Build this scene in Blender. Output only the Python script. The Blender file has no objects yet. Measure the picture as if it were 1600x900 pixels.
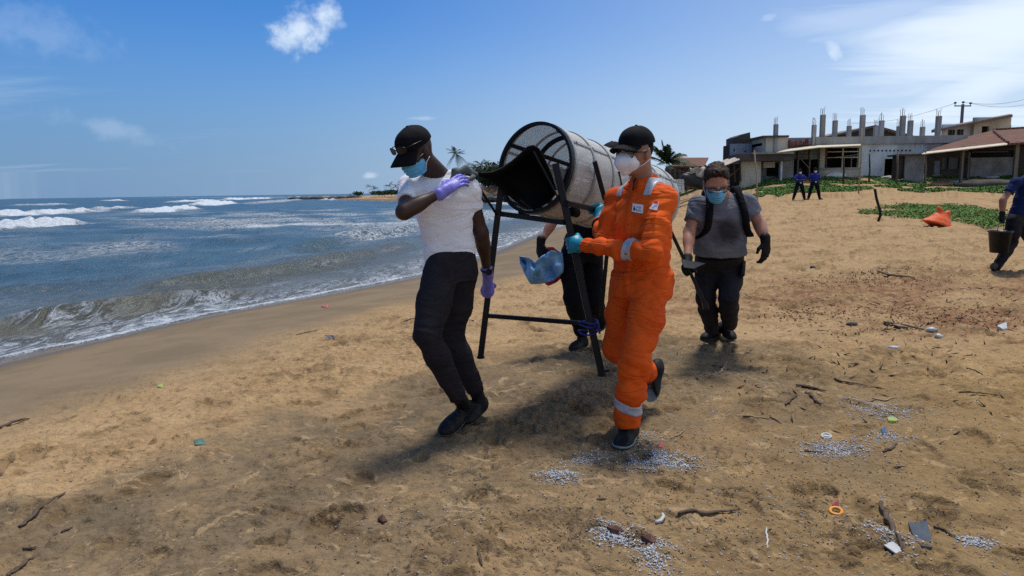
import bpy, bmesh, math, random
import numpy as np
from mathutils import Vector, Matrix
random.seed(7); RNG = np.random.default_rng(11)
R = math.radians
SC = bpy.context.scene
COL = SC.collection
# ------------------------------------------------------------------ camera
FPX = 1081.0                       # focal length in pixels of the 1600 px wide photograph
CAM_H, PITCH, ROLL = 1.36, R(7.95), 0.0145
_f = np.array([0, math.cos(PITCH), -math.sin(PITCH)])
_r0 = np.array([1.0, 0, 0]); _u0 = np.array([0, math.sin(PITCH), math.cos(PITCH)])
_r = _r0*math.cos(ROLL) - _u0*math.sin(ROLL)
_u = _u0*math.cos(ROLL) + _r0*math.sin(ROLL)
CAM = np.array([0, 0, CAM_H])
cam_d = bpy.data.cameras.new('camera'); cam = bpy.data.objects.new('camera', cam_d); COL.objects.link(cam)
cam_d.sensor_width = 36; cam_d.lens = 36*FPX/1600; cam_d.clip_start = .05; cam_d.clip_end = 30000
M = Matrix(((_r[0], _u[0], -_f[0], 0), (_r[1], _u[1], -_f[1], 0), (_r[2], _u[2], -_f[2], CAM_H), (0, 0, 0, 1)))
cam.matrix_world = M
SC.camera = cam
def ray(px, py):
    return _f + _r*((px-800)/FPX) - _u*((py-450)/FPX)
def at(px, py, Y):                 # point seen at pixel (px, py) at world distance Y
    d = ray(px, py); return CAM + d*(Y/d[1])
def onz(px, py, z):                # point of a level plane
    d = ray(px, py); return CAM + d*((z-CAM_H)/d[2])
# ------------------------------------------------------------------ light
SUN_EL = R(71); SUN_DIR = np.array([.26, .74, 0]); SUN_DIR /= np.linalg.norm(SUN_DIR)
SUN_V = np.array([SUN_DIR[0]*math.cos(SUN_EL), SUN_DIR[1]*math.cos(SUN_EL), math.sin(SUN_EL)])
sd = bpy.data.lights.new('sun', 'SUN'); sd.energy = 2.6; sd.angle = R(10.0); sd.color = (1, .955, .88)
so = bpy.data.objects.new('sun', sd); COL.objects.link(so)
so.rotation_euler = Vector(SUN_V).to_track_quat('Z', 'Y').to_euler(); so.location = (0, 0, 50)
SC.view_settings.view_transform = 'Standard'; SC.view_settings.look = 'None'
SC.view_settings.exposure = 0.5; SC.view_settings.gamma = 1
SC.cycles.use_denoising = False; SC.cycles.sample_clamp_direct = 2.0; SC.cycles.sample_clamp_indirect = 3; SC.cycles.max_bounces = 6; SC.cycles.transparent_max_bounces = 16
W = bpy.data.worlds.new('World'); SC.world = W; W.use_nodes = True
def world():
    nt = W.node_tree; N = nt.nodes; L = nt.links; N.clear()
    out = N.new('ShaderNodeOutputWorld'); bg = N.new('ShaderNodeBackground'); bg.inputs[1].default_value = .1
    sky = N.new('ShaderNodeTexSky'); sky.sky_type = 'NISHITA'; sky.sun_disc = False
    sky.sun_elevation = SUN_EL; sky.sun_rotation = math.atan2(SUN_DIR[0], SUN_DIR[1])
    sky.altitude = 0; sky.air_density = 1.0; sky.dust_density = 0.1; sky.ozone_density = 6
    tc = N.new('ShaderNodeTexCoord'); G = tc.outputs['Generated']
    def math_(op, a, b=None, c=None):
        n = N.new('ShaderNodeMath'); n.operation = op
        for i, v in enumerate((a, b, c)):
            if v is None: continue
            if isinstance(v, (int, float)): n.inputs[i].default_value = v
            else: L.new(v, n.inputs[i])
        return n.outputs[0]
    def smooth(v, a, b):
        n = N.new('ShaderNodeMapRange'); n.interpolation_type = 'SMOOTHSTEP'; L.new(v, n.inputs[0])
        n.inputs[1].default_value = a; n.inputs[2].default_value = b; return n.outputs[0]
    sep = N.new('ShaderNodeSeparateXYZ'); L.new(G, sep.inputs[0])
    zc = math_('MAXIMUM', sep.outputs[2], .03)
    inv = math_('DIVIDE', 1.0, math_('ADD', zc, .06))
    # cloud layer coordinates: the direction carried up to a level sheet of cloud
    cx = math_('MULTIPLY', sep.outputs[0], inv); cy = math_('MULTIPLY', sep.outputs[1], inv)
    cmb = N.new('ShaderNodeCombineXYZ'); L.new(cx, cmb.inputs[0]); L.new(cy, cmb.inputs[1])
    mp = N.new('ShaderNodeMapping'); L.new(cmb.outputs[0], mp.inputs[0]); mp.inputs['Rotation'].default_value = (0, 0, R(35)); mp.inputs['Scale'].default_value = (.35, 1.0, 1)
    nz = N.new('ShaderNodeTexNoise'); L.new(mp.outputs[0], nz.inputs[0]); nz.inputs['Scale'].default_value = 1.1; nz.inputs['Detail'].default_value = 7; nz.inputs['Roughness'].default_value = .58; nz.inputs['Distortion'].default_value = .5
    # thin high cloud to the right and round behind the camera on that side
    az = math_('ARCTAN2', sep.outputs[0], sep.outputs[1])
    right = smooth(az, .12, .72)
    veil = math_('MULTIPLY', smooth(math_('ADD', nz.outputs[0], math_('MULTIPLY', right, .16)), .52, .74), right)
    hazeb = math_('MULTIPLY', smooth(az, -.35, .9), .45)
    veil = math_('MAXIMUM', math_('MULTIPLY', veil, .85), hazeb)
    # faint wisps everywhere
    nz2 = N.new('ShaderNodeTexNoise'); L.new(mp.outputs[0], nz2.inputs[0]); nz2.inputs['Scale'].default_value = .6; nz2.inputs['Detail'].default_value = 6; nz2.inputs['Roughness'].default_value = .6
    wis = math_('MULTIPLY', smooth(nz2.outputs[0], .54, .78), .35)
    # single puffs, each round a direction, edges broken by noise
    nz3 = N.new('ShaderNodeTexNoise'); L.new(G, nz3.inputs[0]); nz3.inputs['Scale'].default_value = 26; nz3.inputs['Detail'].default_value = 6; nz3.inputs['Roughness'].default_value = .62
    fac = math_('MAXIMUM', veil, wis)
    for px, py, rx, ry, tilt, dens in ((470, 46, .046, .030, -28, .80), (505, 24, .026, .024, -50, .8), (455, 62, .03, .018, -10, .6), (533, 38, .012, .008, 0, .22), (578, 275, .015, .006, 0, .42), (1303, 82, .017, .020, -45, .62), (1200, 27, .020, .010, -15, .42), (1385, 30, .03, .012, -10, .4), (1440, 120, .018, .006, -8, .55), (1328, 42, .014, .006, 8, .3), (170, 200, .075, .014, 12, .16), (660, 185, .028, .004, 0, .25), (60, 55, .09, .03, 10, .12), (1545, 130, .18, .05, -22, .85), (1590, 50, .26, .10, -10, .95), (1400, 15, .2, .03, -4, .5)):
        d0 = ray(px, py); d0 = d0/np.linalg.norm(d0)
        e1 = np.cross(d0, [0, 0, 1]); e1 /= np.linalg.norm(e1); e2 = np.cross(e1, d0)
        c, s = math.cos(R(-tilt)), math.sin(R(-tilt)); a1 = (e1*c + e2*s)/rx; a2 = (-e1*s + e2*c)/ry
        def dotp(v):
            n = N.new('ShaderNodeVectorMath'); n.operation = 'DOT_PRODUCT'; L.new(sub.outputs[0], n.inputs[0]); n.inputs[1].default_value = tuple(v); return n.outputs['Value']
        sub = N.new('ShaderNodeVectorMath'); sub.operation = 'SUBTRACT'; L.new(G, sub.inputs[0]); sub.inputs[1].default_value = tuple(d0)
        q1, q2 = dotp(a1), dotp(a2)
        rr = math_('SQRT', math_('ADD', math_('MULTIPLY', q1, q1), math_('MULTIPLY', q2, q2)))
        v = math_('ADD', math_('SUBTRACT', 1.0, rr), math_('MULTIPLY', math_('SUBTRACT', nz3.outputs[0] if rx < .1 else nz.outputs[0], .5), 2.6 if rx < .1 else 1.5))
        fac = math_('MAXIMUM', fac, math_('MULTIPLY', smooth(v, -.1, .95), dens))
    # sea air: the clear sky a little bluer, paling to a grey-blue band of haze over the horizon, brighter towards the sun's side
    def cmix(f, a, b, blend='MIX'):
        n = N.new('ShaderNodeMix'); n.data_type = 'RGBA'; n.blend_type = blend
        for i, v in ((0, f), (6, a), (7, b)):
            if isinstance(v, tuple): n.inputs[i].default_value = (*v, 1)
            elif isinstance(v, float): n.inputs[i].default_value = v
            else: L.new(v, n.inputs[i])
        return n.outputs[2]
    blue = cmix(1.0, sky.outputs[0], (.262, .515, .765), 'MULTIPLY')
    hz = cmix(smooth(math_('MULTIPLY', sep.outputs[0], 1.0), -.7, .75), (1.25, 2.15, 3.6), (4.1, 5.0, 6.2))
    base = cmix(math_('MULTIPLY', smooth(sep.outputs[2], .26, -.01), .93), blue, hz)
    mix = N.new('ShaderNodeMix'); mix.data_type = 'RGBA'; L.new(fac, mix.inputs[0]); L.new(base, mix.inputs[6]); mix.inputs[7].default_value = (6.0, 6.8, 7.6, 1)
    L.new(mix.outputs[2], bg.inputs[0]); L.new(bg.outputs[0], out.inputs[0])
world()
# ------------------------------------------------------------------ materials
MATS = {}
def nodes_of(m):
    m.use_nodes = True; nt = m.node_tree; nt.nodes.clear()
    out = nt.nodes.new('ShaderNodeOutputMaterial'); b = nt.nodes.new('ShaderNodeBsdfPrincipled'); nt.links.new(b.outputs[0], out.inputs[0])
    return nt, b, out
def rgba(c): return (c[0], c[1], c[2], 1)
def mat(name, c1, c2=None, scale=6, rough=.7, bump=0, bscale=60, metal=0, detail=5, dist=0, lo=.35, hi=.65, trans=0, spec=.35, stretch=None, sheen=0, fold=None):
    """Surface with two tones mixed by noise (in metres of the object) and a fine relief."""
    m = bpy.data.materials.new(name); nt, b, out = nodes_of(m); N, L = nt.nodes, nt.links
    tc = N.new('ShaderNodeTexCoord'); vec = tc.outputs['Object']
    if stretch:
        mp = N.new('ShaderNodeMapping'); mp.inputs['Scale'].default_value = stretch; L.new(vec, mp.inputs[0]); vec = mp.outputs[0]
    b.inputs['Roughness'].default_value = rough; b.inputs['Metallic'].default_value = metal
    b.inputs['Specular IOR Level'].default_value = spec
    if sheen: b.inputs['Sheen Weight'].default_value = sheen; b.inputs['Sheen Roughness'].default_value = .5
    if trans: b.inputs['Transmission Weight'].default_value = trans
    if c2 is None: b.inputs['Base Color'].default_value = rgba(c1)
    else:
        nz = N.new('ShaderNodeTexNoise'); nz.inputs['Scale'].default_value = scale; nz.inputs['Detail'].default_value = detail; nz.inputs['Distortion'].default_value = dist; nz.inputs['Roughness'].default_value = .6
        L.new(vec, nz.inputs[0]); mr = N.new('ShaderNodeMapRange'); mr.inputs[1].default_value = lo; mr.inputs[2].default_value = hi; L.new(nz.outputs[0], mr.inputs[0])
        mx = N.new('ShaderNodeMix'); mx.data_type = 'RGBA'; mx.inputs[6].default_value = rgba(c1); mx.inputs[7].default_value = rgba(c2); L.new(mr.outputs[0], mx.inputs[0]); L.new(mx.outputs[2], b.inputs['Base Color'])
    if bump:
        n2 = N.new('ShaderNodeTexNoise'); n2.inputs['Scale'].default_value = bscale; n2.inputs['Detail'].default_value = 4; L.new(vec, n2.inputs[0])
        bp = N.new('ShaderNodeBump'); bp.inputs['Strength'].default_value = 1; bp.inputs['Distance'].default_value = bump; L.new(n2.outputs[0], bp.inputs['Height']); L.new(bp.outputs[0], b.inputs['Normal'])
        if fold:                                    # soft creases of worn cloth
            n3 = N.new('ShaderNodeTexNoise'); n3.inputs['Scale'].default_value = fold[0]; n3.inputs['Detail'].default_value = 2.5; n3.inputs['Distortion'].default_value = 1.6
            m3 = N.new('ShaderNodeMapping'); m3.inputs['Rotation'].default_value = (.3, .5, .2); m3.inputs['Scale'].default_value = (.55, .55, 1.5); L.new(tc.outputs['Object'], m3.inputs[0]); L.new(m3.outputs[0], n3.inputs[0])
            s3 = N.new('ShaderNodeMath'); s3.operation = 'SUBTRACT'; L.new(n3.outputs[0], s3.inputs[0]); s3.inputs[1].default_value = .5; a3 = N.new('ShaderNodeMath'); a3.operation = 'ABSOLUTE'; L.new(s3.outputs[0], a3.inputs[0])
            p3 = N.new('ShaderNodeMath'); p3.operation = 'POWER'; L.new(a3.outputs[0], p3.inputs[0]); p3.inputs[1].default_value = .6
            b3 = N.new('ShaderNodeBump'); b3.inputs['Strength'].default_value = 1; b3.inputs['Distance'].default_value = fold[1]; L.new(p3.outputs[0], b3.inputs['Height']); L.new(b3.outputs[0], bp.inputs['Normal'])
    MATS[name] = m; return m
# ------------------------------------------------------------------ objects
def tag(o, label=None, cat=None, group=None, kind=None):
    if label: o['label'] = label
    if cat: o['category'] = cat
    if group: o['group'] = group
    if kind: o['kind'] = kind
    return o
def thing(name, label, cat, loc, group=None):
    o = bpy.data.objects.new(name, None); COL.objects.link(o); o.location = tuple(loc); o.empty_display_size = .1
    return tag(o, label, cat, group)
def link_mesh(name, me, m, parent=None, smooth=True):
    o = bpy.data.objects.new(name, me); COL.objects.link(o)
    if m is not None: me.materials.append(m)
    if smooth: me.polygons.foreach_set('use_smooth', np.ones(len(me.polygons), bool))
    if parent is not None:
        o.parent = parent
        p = parent; off = np.zeros(3)
        while p is not None: off += np.array(p.location); p = p.parent
        me.transform(Matrix.Translation(Vector(-off)))          # mesh is given in world metres
    return o
def mesh_np(name, V, F, m, parent=None, smooth=True):
    me = bpy.data.meshes.new(name); V = np.asarray(V, np.float32)
    if isinstance(F, np.ndarray):
        n, k = F.shape
        me.vertices.add(len(V)); me.vertices.foreach_set('co', V.ravel())
        me.loops.add(n*k); me.loops.foreach_set('vertex_index', F.astype(np.int32).ravel())
        me.polygons.add(n); me.polygons.foreach_set('loop_start', np.arange(0, n*k, k, dtype=np.int32))
        me.update(calc_edges=True)
    else:
        me.from_pydata([tuple(map(float, v)) for v in V], [], [tuple(int(i) for i in f) for f in F]); me.update()
    return link_mesh(name, me, m, parent, smooth)
def nrm(v):
    v = np.asarray(v, float); return v/max(np.linalg.norm(v), 1e-9)
def frame(d, hint=(0, 0, 1)):
    d = nrm(d); h = np.asarray(hint, float)
    if abs(d @ nrm(h)) > .97: h = np.array([0, 1.0, 0])
    a = nrm(np.cross(h, d)); return a, np.cross(d, a), d
class MB:
    """Collects shapes into one mesh."""
    def __init__(s): s.v = []; s.f = []
    def add(s, V, F):
        n = len(s.v); s.v += [tuple(map(float, p)) for p in V]; s.f += [tuple(int(i)+n for i in f) for f in F]; return s
    def box(s, lo, hi):
        x0, y0, z0 = lo; x1, y1, z1 = hi
        V = [(x0,y0,z0),(x1,y0,z0),(x1,y1,z0),(x0,y1,z0),(x0,y0,z1),(x1,y0,z1),(x1,y1,z1),(x0,y1,z1)]
        return s.add(V, [(0,3,2,1),(4,5,6,7),(0,1,5,4),(1,2,6,5),(2,3,7,6),(3,0,4,7)])
    def bar(s, a, b, w, h=None, hint=(0, 0, 1), bev=.12):
        """rectangular bar with chamfered edges"""
        h = h or w; a = np.asarray(a, float); b = np.asarray(b, float); x, y, d = frame(b-a, hint)
        c = min(w, h)*bev; P = [(-w/2+c,-h/2),(w/2-c,-h/2),(w/2,-h/2+c),(w/2,h/2-c),(w/2-c,h/2),(-w/2+c,h/2),(-w/2,h/2-c),(-w/2,-h/2+c)]
        V = [a+x*p+y*q for p, q in P]+[b+x*p+y*q for p, q in P]; n = 8
        return s.add(V, [(i, (i+1) % n, (i+1) % n+n, i+n) for i in range(n)]+[tuple(range(n))[::-1], tuple(range(n, 2*n))])
    def tube(s, pts, rad, n=8, closed=False):
        pts = [np.asarray(p, float) for p in pts]; m = len(pts); rad = [rad]*m if isinstance(rad, (int, float)) else rad
        V = []; x = None
        for i, p in enumerate(pts):
            if closed: d = pts[(i+1) % m]-pts[i-1]
            else: d = pts[min(i+1, m-1)]-pts[max(i-1, 0)]
            d = nrm(d)
            if x is None: x, y, _ = frame(d)
            else: x = nrm(x-d*(x@d)); y = np.cross(d, x)
            for k in range(n):
                t = 2*math.pi*k/n; V.append(p+rad[i]*(x*math.cos(t)+y*math.sin(t)))
        F = []
        for i in range(m if closed else m-1):
            j = (i+1) % m
            for k in range(n): F.append((i*n+k, i*n+(k+1) % n, j*n+(k+1) % n, j*n+k))
        if not closed: F += [tuple(range(n))[::-1], tuple(range((m-1)*n, m*n))]
        return s.add(V, F)
    def grid(s, P, thick=0):
        """sheet through a grid of points P[i][j]; with a thickness it is a closed slab"""
        P = np.asarray(P, float); a, b = P.shape[:2]; V = P.reshape(-1, 3); F = []
        for i in range(a-1):
            for j in range(b-1): F.append((i*b+j, (i+1)*b+j, (i+1)*b+j+1, i*b+j+1))
        if not thick: return s.add(V, F)
        du = np.gradient(P, axis=0); dv = np.gradient(P, axis=1); n = np.cross(du, dv); n /= np.maximum(np.linalg.norm(n, axis=2, keepdims=True), 1e-9)
        V2 = (P-n*thick).reshape(-1, 3); o = a*b; F2 = [tuple(i+o for i in f[::-1]) for f in F]
        ring = [j for j in range(b)]+[i*b+b-1 for i in range(1, a)]+[(a-1)*b+j for j in range(b-2, -1, -1)]+[i*b for i in range(a-2, 0, -1)]
        S = [(ring[k], ring[(k+1) % len(ring)], ring[(k+1) % len(ring)]+o, ring[k]+o) for k in range(len(ring))]
        return s.add(np.vstack([V, V2]), F+F2+S)
    def blob(s, c, r, seed=0, sub=2, jit=.2, squash=(1, 1, 1)):
        bm = bmesh.new(); bmesh.ops.create_icosphere(bm, subdivisions=sub, radius=1); rg = random.Random(seed)
        V = [np.array(v.co)*(1+rg.uniform(-jit, jit))*r*np.array(squash)+np.asarray(c) for v in bm.verts]; F = [[v.index for v in f.verts] for f in bm.faces]; bm.free()
        return s.add(V, F)
    def build(s, name, m, parent=None, smooth=False):
        o = mesh_np(name, s.v, s.f, m, parent, smooth); return o
# ------------------------------------------------------------------ noise
TBL = RNG.random((64, 64, 64)).astype(np.float32)*2-1
def vn(P):
    P = np.asarray(P, np.float32); i = np.floor(P).astype(np.int64); f = P-i; f = f*f*(3-2*f); i &= 63; j = (i+1) & 63
    x0, y0, z0 = i[..., 0], i[..., 1], i[..., 2]; x1, y1, z1 = j[..., 0], j[..., 1], j[..., 2]; fx, fy, fz = f[..., 0], f[..., 1], f[..., 2]
    a = TBL[x0, y0, z0]*(1-fx)+TBL[x1, y0, z0]*fx; b = TBL[x0, y1, z0]*(1-fx)+TBL[x1, y1, z0]*fx
    c = TBL[x0, y0, z1]*(1-fx)+TBL[x1, y0, z1]*fx; d = TBL[x0, y1, z1]*(1-fx)+TBL[x1, y1, z1]*fx
    return (a*(1-fy)+b*fy)*(1-fz)+(c*(1-fy)+d*fy)*fz
def vn2(x, y, s=1.0, o=0.0): return vn(np.stack([x/s+o, y/s+o*1.7, np.full_like(x, o*.37+.5)], -1))
def sstep(a, b, x): t = np.clip((x-a)/(b-a), 0, 1); return t*t*(3-2*t)
# ------------------------------------------------------------------ shore, ground and sea
SEA = -.55
_near = [onz(px, py, SEA)[:2] for px, py in ((-60, 585), (0, 569), (110, 543), (200, 522), (300, 500), (400, 481), (530, 458), (660, 432), (760, 399), (850, 362))]
SHORE = np.array([(-60, -90), (-26, -30), (-13, -6), (-8.6, 2.5)]+[tuple(p) for p in _near]+[(5, 45), (9, 66), (9, 90), (3, 112), (-5, 122), (-12, 133), (-22, 152), (-40, 190), (-62, 240), (-84, 262), (-92, 275), (-60, 330), (60, 600), (900, 1200)])
def shore_d(x, y):
    """distance to the waterline, positive inland"""
    P = SHORE; best = np.full(x.shape, 1e9); ins = np.zeros(x.shape, bool)
    poly = np.vstack([P, [(900, -90)]])
    for i in range(len(P)-1):
        a, b = P[i], P[i+1]; e = b-a; t = np.clip(((x-a[0])*e[0]+(y-a[1])*e[1])/(e@e), 0, 1)
        best = np.minimum(best, np.hypot(x-a[0]-t*e[0], y-a[1]-t*e[1]))
    for i in range(len(poly)):
        a, b = poly[i], poly[(i+1) % len(poly)]
        c = ((a[1] > y) != (b[1] > y)) & (x < (b[0]-a[0])*(y-a[1])/(b[1]-a[1]+1e-12)+a[0]); ins ^= c
    return np.where(ins, best, -best)
RY, RZ = (0, 4.5, 6, 10, 18, 30, 38.7, 41, 48, 60, 110, 600), (0, 0, .05, .09, .28, .5, .65, 1.02, 2.0, 2.3, .4, .3)
def base_h(x, y, d=None):
    if d is None: d = shore_d(x, y)
    b = np.where(d > 0, .58*(1-np.exp(-np.maximum(d, 0)/3.3)), np.maximum(.10*d, -6))
    return SEA+b+np.interp(y, RY, RZ)*sstep(3, 13, d)
# relief of trodden sand, one 20.48 m square that repeats: noise by spectrum, plus footprints pressed in
def relief():
    n = 2048; k = np.fft.fftfreq(n)[:, None]; k2 = np.fft.rfftfreq(n)[None, :]; f = np.sqrt(k*k+k2*k2); f[0, 0] = 1
    ph = np.exp(2j*np.pi*RNG.random(f.shape))
    def band(lo, hi, p):
        g = np.fft.irfft2(ph*np.where((f > lo) & (f < hi), f**-p, 0), s=(n, n)); return g/g.std()
    big = band(.002, .03, 1.7); mid = band(.015, .09, 1.35); fin = band(.05, .45, 1.0)
    ridg = 1-np.abs(band(.008, .10, 1.5)); ridg = (ridg-ridg.mean())/ridg.std()
    bil = np.abs(band(.012, .16, 1.25)); bil = (bil-bil.mean())/bil.std()
    patch_ = np.clip(.85+.6*band(.002, .012, 1.0), .35, 1.9)
    h = .011*big+patch_*(.0066*mid+.0030*fin+.002*np.clip(ridg, -2.5, .8)+.0092*np.clip(bil, -1.5, 1.1))
    rg = np.random.default_rng(5); dent_dark = np.zeros((n, n)); nse = .34*mid[:81, :81]+.16*fin[:81, :81]
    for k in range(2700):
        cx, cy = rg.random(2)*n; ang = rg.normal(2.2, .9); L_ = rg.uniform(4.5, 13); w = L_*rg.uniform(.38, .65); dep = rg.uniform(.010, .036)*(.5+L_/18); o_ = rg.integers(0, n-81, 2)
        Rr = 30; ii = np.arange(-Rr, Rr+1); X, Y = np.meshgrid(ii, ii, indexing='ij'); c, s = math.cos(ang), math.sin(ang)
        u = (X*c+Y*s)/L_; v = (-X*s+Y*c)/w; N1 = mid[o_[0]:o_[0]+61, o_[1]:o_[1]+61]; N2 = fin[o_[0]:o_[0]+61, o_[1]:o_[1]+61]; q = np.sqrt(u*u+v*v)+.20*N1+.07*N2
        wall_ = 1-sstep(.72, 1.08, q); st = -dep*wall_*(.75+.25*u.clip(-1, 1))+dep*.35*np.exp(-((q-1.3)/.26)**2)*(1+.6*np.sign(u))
        I = (int(cx)+ii) % n; J = (int(cy)+ii) % n; h[np.ix_(I, J)] += st; dent_dark[np.ix_(I, J)] = np.maximum(dent_dark[np.ix_(I, J)], rg.uniform(.3, 1)*(1-sstep(.9, 1.5, q+.25*N2)))
    sc_ = band(.006, .10, 1.15); scuff = sstep(.75, 1.5, sc_+.35*fin)*sstep(-.3, .9, band(.002, .01, 1.0)); dent_dark = np.maximum(dent_dark, .8*scuff); h = h-.009*scuff
    global DENT_DARK; DENT_DARK = dent_dark.astype(np.float32)
    crumb = np.clip(band(.06, .3, .6)-1.1, 0, 2)*np.clip(band(.004, .03, 1.2)+.2, 0, 1.5)
    h = h+.006*crumb; h = np.where(h > 0, .026*np.tanh(h/.026), .055*np.tanh(h/.055))
    return h.astype(np.float32)
REL = relief()
def rel(x, y, REL=None):
    REL = globals()['REL'] if REL is None else REL
    n = 2048; a = (x/.01) % n; b = (y/.01) % n; i = np.floor(a).astype(int); j = np.floor(b).astype(int); u = a-i; v = b-j; i %= n; j %= n; i2 = (i+1) % n; j2 = (j+1) % n
    return (REL[i, j]*(1-u)+REL[i2, j]*u)*(1-v)+(REL[i, j2]*(1-u)+REL[i2, j2]*u)*v
PITS = [onz(840, 815, 0), onz(700, 690, 0), onz(520, 560, -.1), onz(350, 690, 0)]
def ground(x, y):
    x = np.asarray(x, float); y = np.asarray(y, float); d = shore_d(x, y)
    ch = sstep(2.9, 4.5, d+.7*vn2(x, y, 1.1)); r = np.hypot(x, y)
    h = base_h(x, y, d)+rel(x, y)*ch*(1+.7*sstep(5, 12, r))*(.3+.7*np.clip(60/np.maximum(r, 1)-1, 0, 1))+.05*vn2(x, y, 2.3, 3.1)*ch+.035*vn2(x, y, .9, 5.2)*ch
    p = PITS[0]; q = np.hypot((x-p[0])/.2, (y-p[1])/.17); h = h-.07*np.exp(-q**4)+.02*np.exp(-((q-1.25)/.3)**2)
    h = h+.5*np.clip(vn2(x, y, 9, 1.2), 0, 1)*sstep(45, 70, r)*ch
    return h
def gz(x, y): return float(ground(np.array([x]), np.array([y]))[0])
def gp(px, py):
    """where the ray through a pixel meets the ground"""
    d = ray(px, py); t = np.concatenate([np.linspace(1, 12, 1400), np.geomspace(12.01, 500, 2500)]); P = CAM+t[:, None]*d
    k = np.argmax(P[:, 2] < ground(P[:, 0], P[:, 1])); return P[k]
def polar(rows, angs):
    Rr, A = np.meshgrid(rows, angs, indexing='ij'); return Rr*np.sin(A), Rr*np.cos(A)
def quads(a, b, wrap=False):
    i, j = np.meshgrid(np.arange(a-1), np.arange(b if wrap else b-1), indexing='ij'); j2 = (j+1) % b
    return np.stack([i*b+j, i*b+j2, (i+1)*b+j2, (i+1)*b+j], -1).reshape(-1, 4)
def fattr(o, name, v):
    a = o.data.attributes.new(name, 'FLOAT', 'POINT'); a.data.foreach_set('value', np.asarray(v, np.float32).ravel())
def build_ground():
    rows = np.concatenate([np.geomspace(.3, 2.0, 14)[:-1], 1/np.linspace(1/2.0, 1/45, 640), np.geomspace(46, 12000, 110)])
    angs = np.concatenate([np.radians(np.arange(-180, -44, 4)), np.radians(np.linspace(-44, 44, 900)), np.radians(np.arange(48, 180, 4))])
    x, y = polar(rows, angs); z = ground(x, y); d = shore_d(x, y)
    o = mesh_np('sand_ground', np.stack([x, y, z], -1).reshape(-1, 3), quads(len(rows), len(angs), True)[:, ::-1], None)
    tag(o, kind='structure')
    fattr(o, 'shore', d); fattr(o, 'dent_dark', rel(x, y, DENT_DARK)*sstep(2.9, 4.5, d))
    # darker churned sand in front of a ragged line across the beach
    L = np.array([gp(*p)[:2] for p in ((-80, 815), (150, 735), (330, 690), (560, 628), (700, 585), (830, 548), (960, 533), (1100, 530))])
    L = np.vstack([L, [L[-1]+(3.0, -2.2)]])
    best = np.full(x.shape, 1e9); side = np.zeros(x.shape)
    for a, b in zip(L[:-1], L[1:]):
        e = b-a; t = np.clip(((x-a[0])*e[0]+(y-a[1])*e[1])/(e@e), 0, 1); q = np.hypot(x-a[0]-t*e[0], y-a[1]-t*e[1]); cr = (x-a[0])*e[1]-(y-a[1])*e[0]
        u = q < best; best = np.where(u, q, best); side = np.where(u, np.sign(cr), side)
    sd = best*side+.35*vn2(x, y, .8, 2)+.18*vn2(x, y, .25, 4)
    dark_sand = sstep(-.15, .35, sd)*(1-.55*sstep(1.2, 3.2, sd))*(1-sstep(1.0, 3.0, x-.5))
    fattr(o, 'dark_sand', dark_sand*sstep(.3, 2, 9-y))
    c = gp(1400, 455)[:2]; q = np.hypot((x-c[0])/2.6, (y-c[1])/1.3)
    c2 = gp(1560, 500)[:2]; q2 = np.hypot((x-c2[0])/1.6, (y-c2[1])/.9)
    fattr(o, 'red', np.clip(1.25-np.minimum(q, q2)+.8*vn2(x, y, .7, 6)+.5*vn2(x, y, .22, 7), 0, 1))
    warm = sstep(-.3, 1.6, x+.35*vn2(x, y, .9, 8))*sstep(6.2, 4.0, y)
    fattr(o, 'warm', warm)
    m = bpy.data.materials.new('beach_sand'); nt, b, out = nodes_of(m); N, K = nt.nodes, nt.links
    tc = N.new('ShaderNodeTexCoord')
    def att(n): a = N.new('ShaderNodeAttribute'); a.attribute_name = n; return a.outputs['Fac']
    def noise(s, det=5, rg=.6, dist=0):
        n = N.new('ShaderNodeTexNoise'); n.inputs['Scale'].default_value = s; n.inputs['Detail'].default_value = det; n.inputs['Roughness'].default_value = rg; n.inputs['Distortion'].default_value = dist; K.new(tc.outputs['Object'], n.inputs[0]); return n.outputs[0]
    def rng(v, a, c_, lo=0, hi=1):
        n = N.new('ShaderNodeMapRange'); n.interpolation_type = 'SMOOTHSTEP'; K.new(v, n.inputs[0]); n.inputs[1].default_value = a; n.inputs[2].default_value = c_; n.inputs[3].default_value = lo; n.inputs[4].default_value = hi; return n.outputs[0]
    def mul(a, c_):
        n = N.new('ShaderNodeMath'); n.operation = 'MULTIPLY'; K.new(a, n.inputs[0])
        if isinstance(c_, float): n.inputs[1].default_value = c_
        else: K.new(c_, n.inputs[1])
        return n.outputs[0]
    def mix(f, a, c_):
        n = N.new('ShaderNodeMix'); n.data_type = 'RGBA'; K.new(f, n.inputs[0])
        for i, v in ((6, a), (7, c_)):
            if isinstance(v, tuple): n.inputs[i].default_value = rgba(v)
            else: K.new(v, n.inputs[i])
        return n.outputs[2]
    dry = mix(rng(noise(1.3, 6, .65), .35, .7), (.44, .29, .148), (.35, .225, .110))
    dry = mix(rng(noise(7, 6, .72, .6), .48, .70), dry, (.29, .19, .10)); dry = mix(mul(rng(noise(16, 5, .75, .8), .53, .64), .7), dry, (.15, .10, .055))
    dry = mix(mul(att('warm'), .8), dry, mix(rng(noise(3, 6, .7), .35, .65), (.345, .218, .086), (.265, .166, .065)))
    dry = mix(mul(att('dark_sand'), rng(noise(2.2, 7, .68, .6), .25, .6, .35, .95)), dry, mix(rng(noise(9, 6, .7), .35, .65), (.185, .138, .086), (.115, .088, .056)))
    dry = mix(mul(att('red'), rng(noise(6, 5, .7), .35, .6, .2, .8)), dry, (.17, .068, .034))
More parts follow.
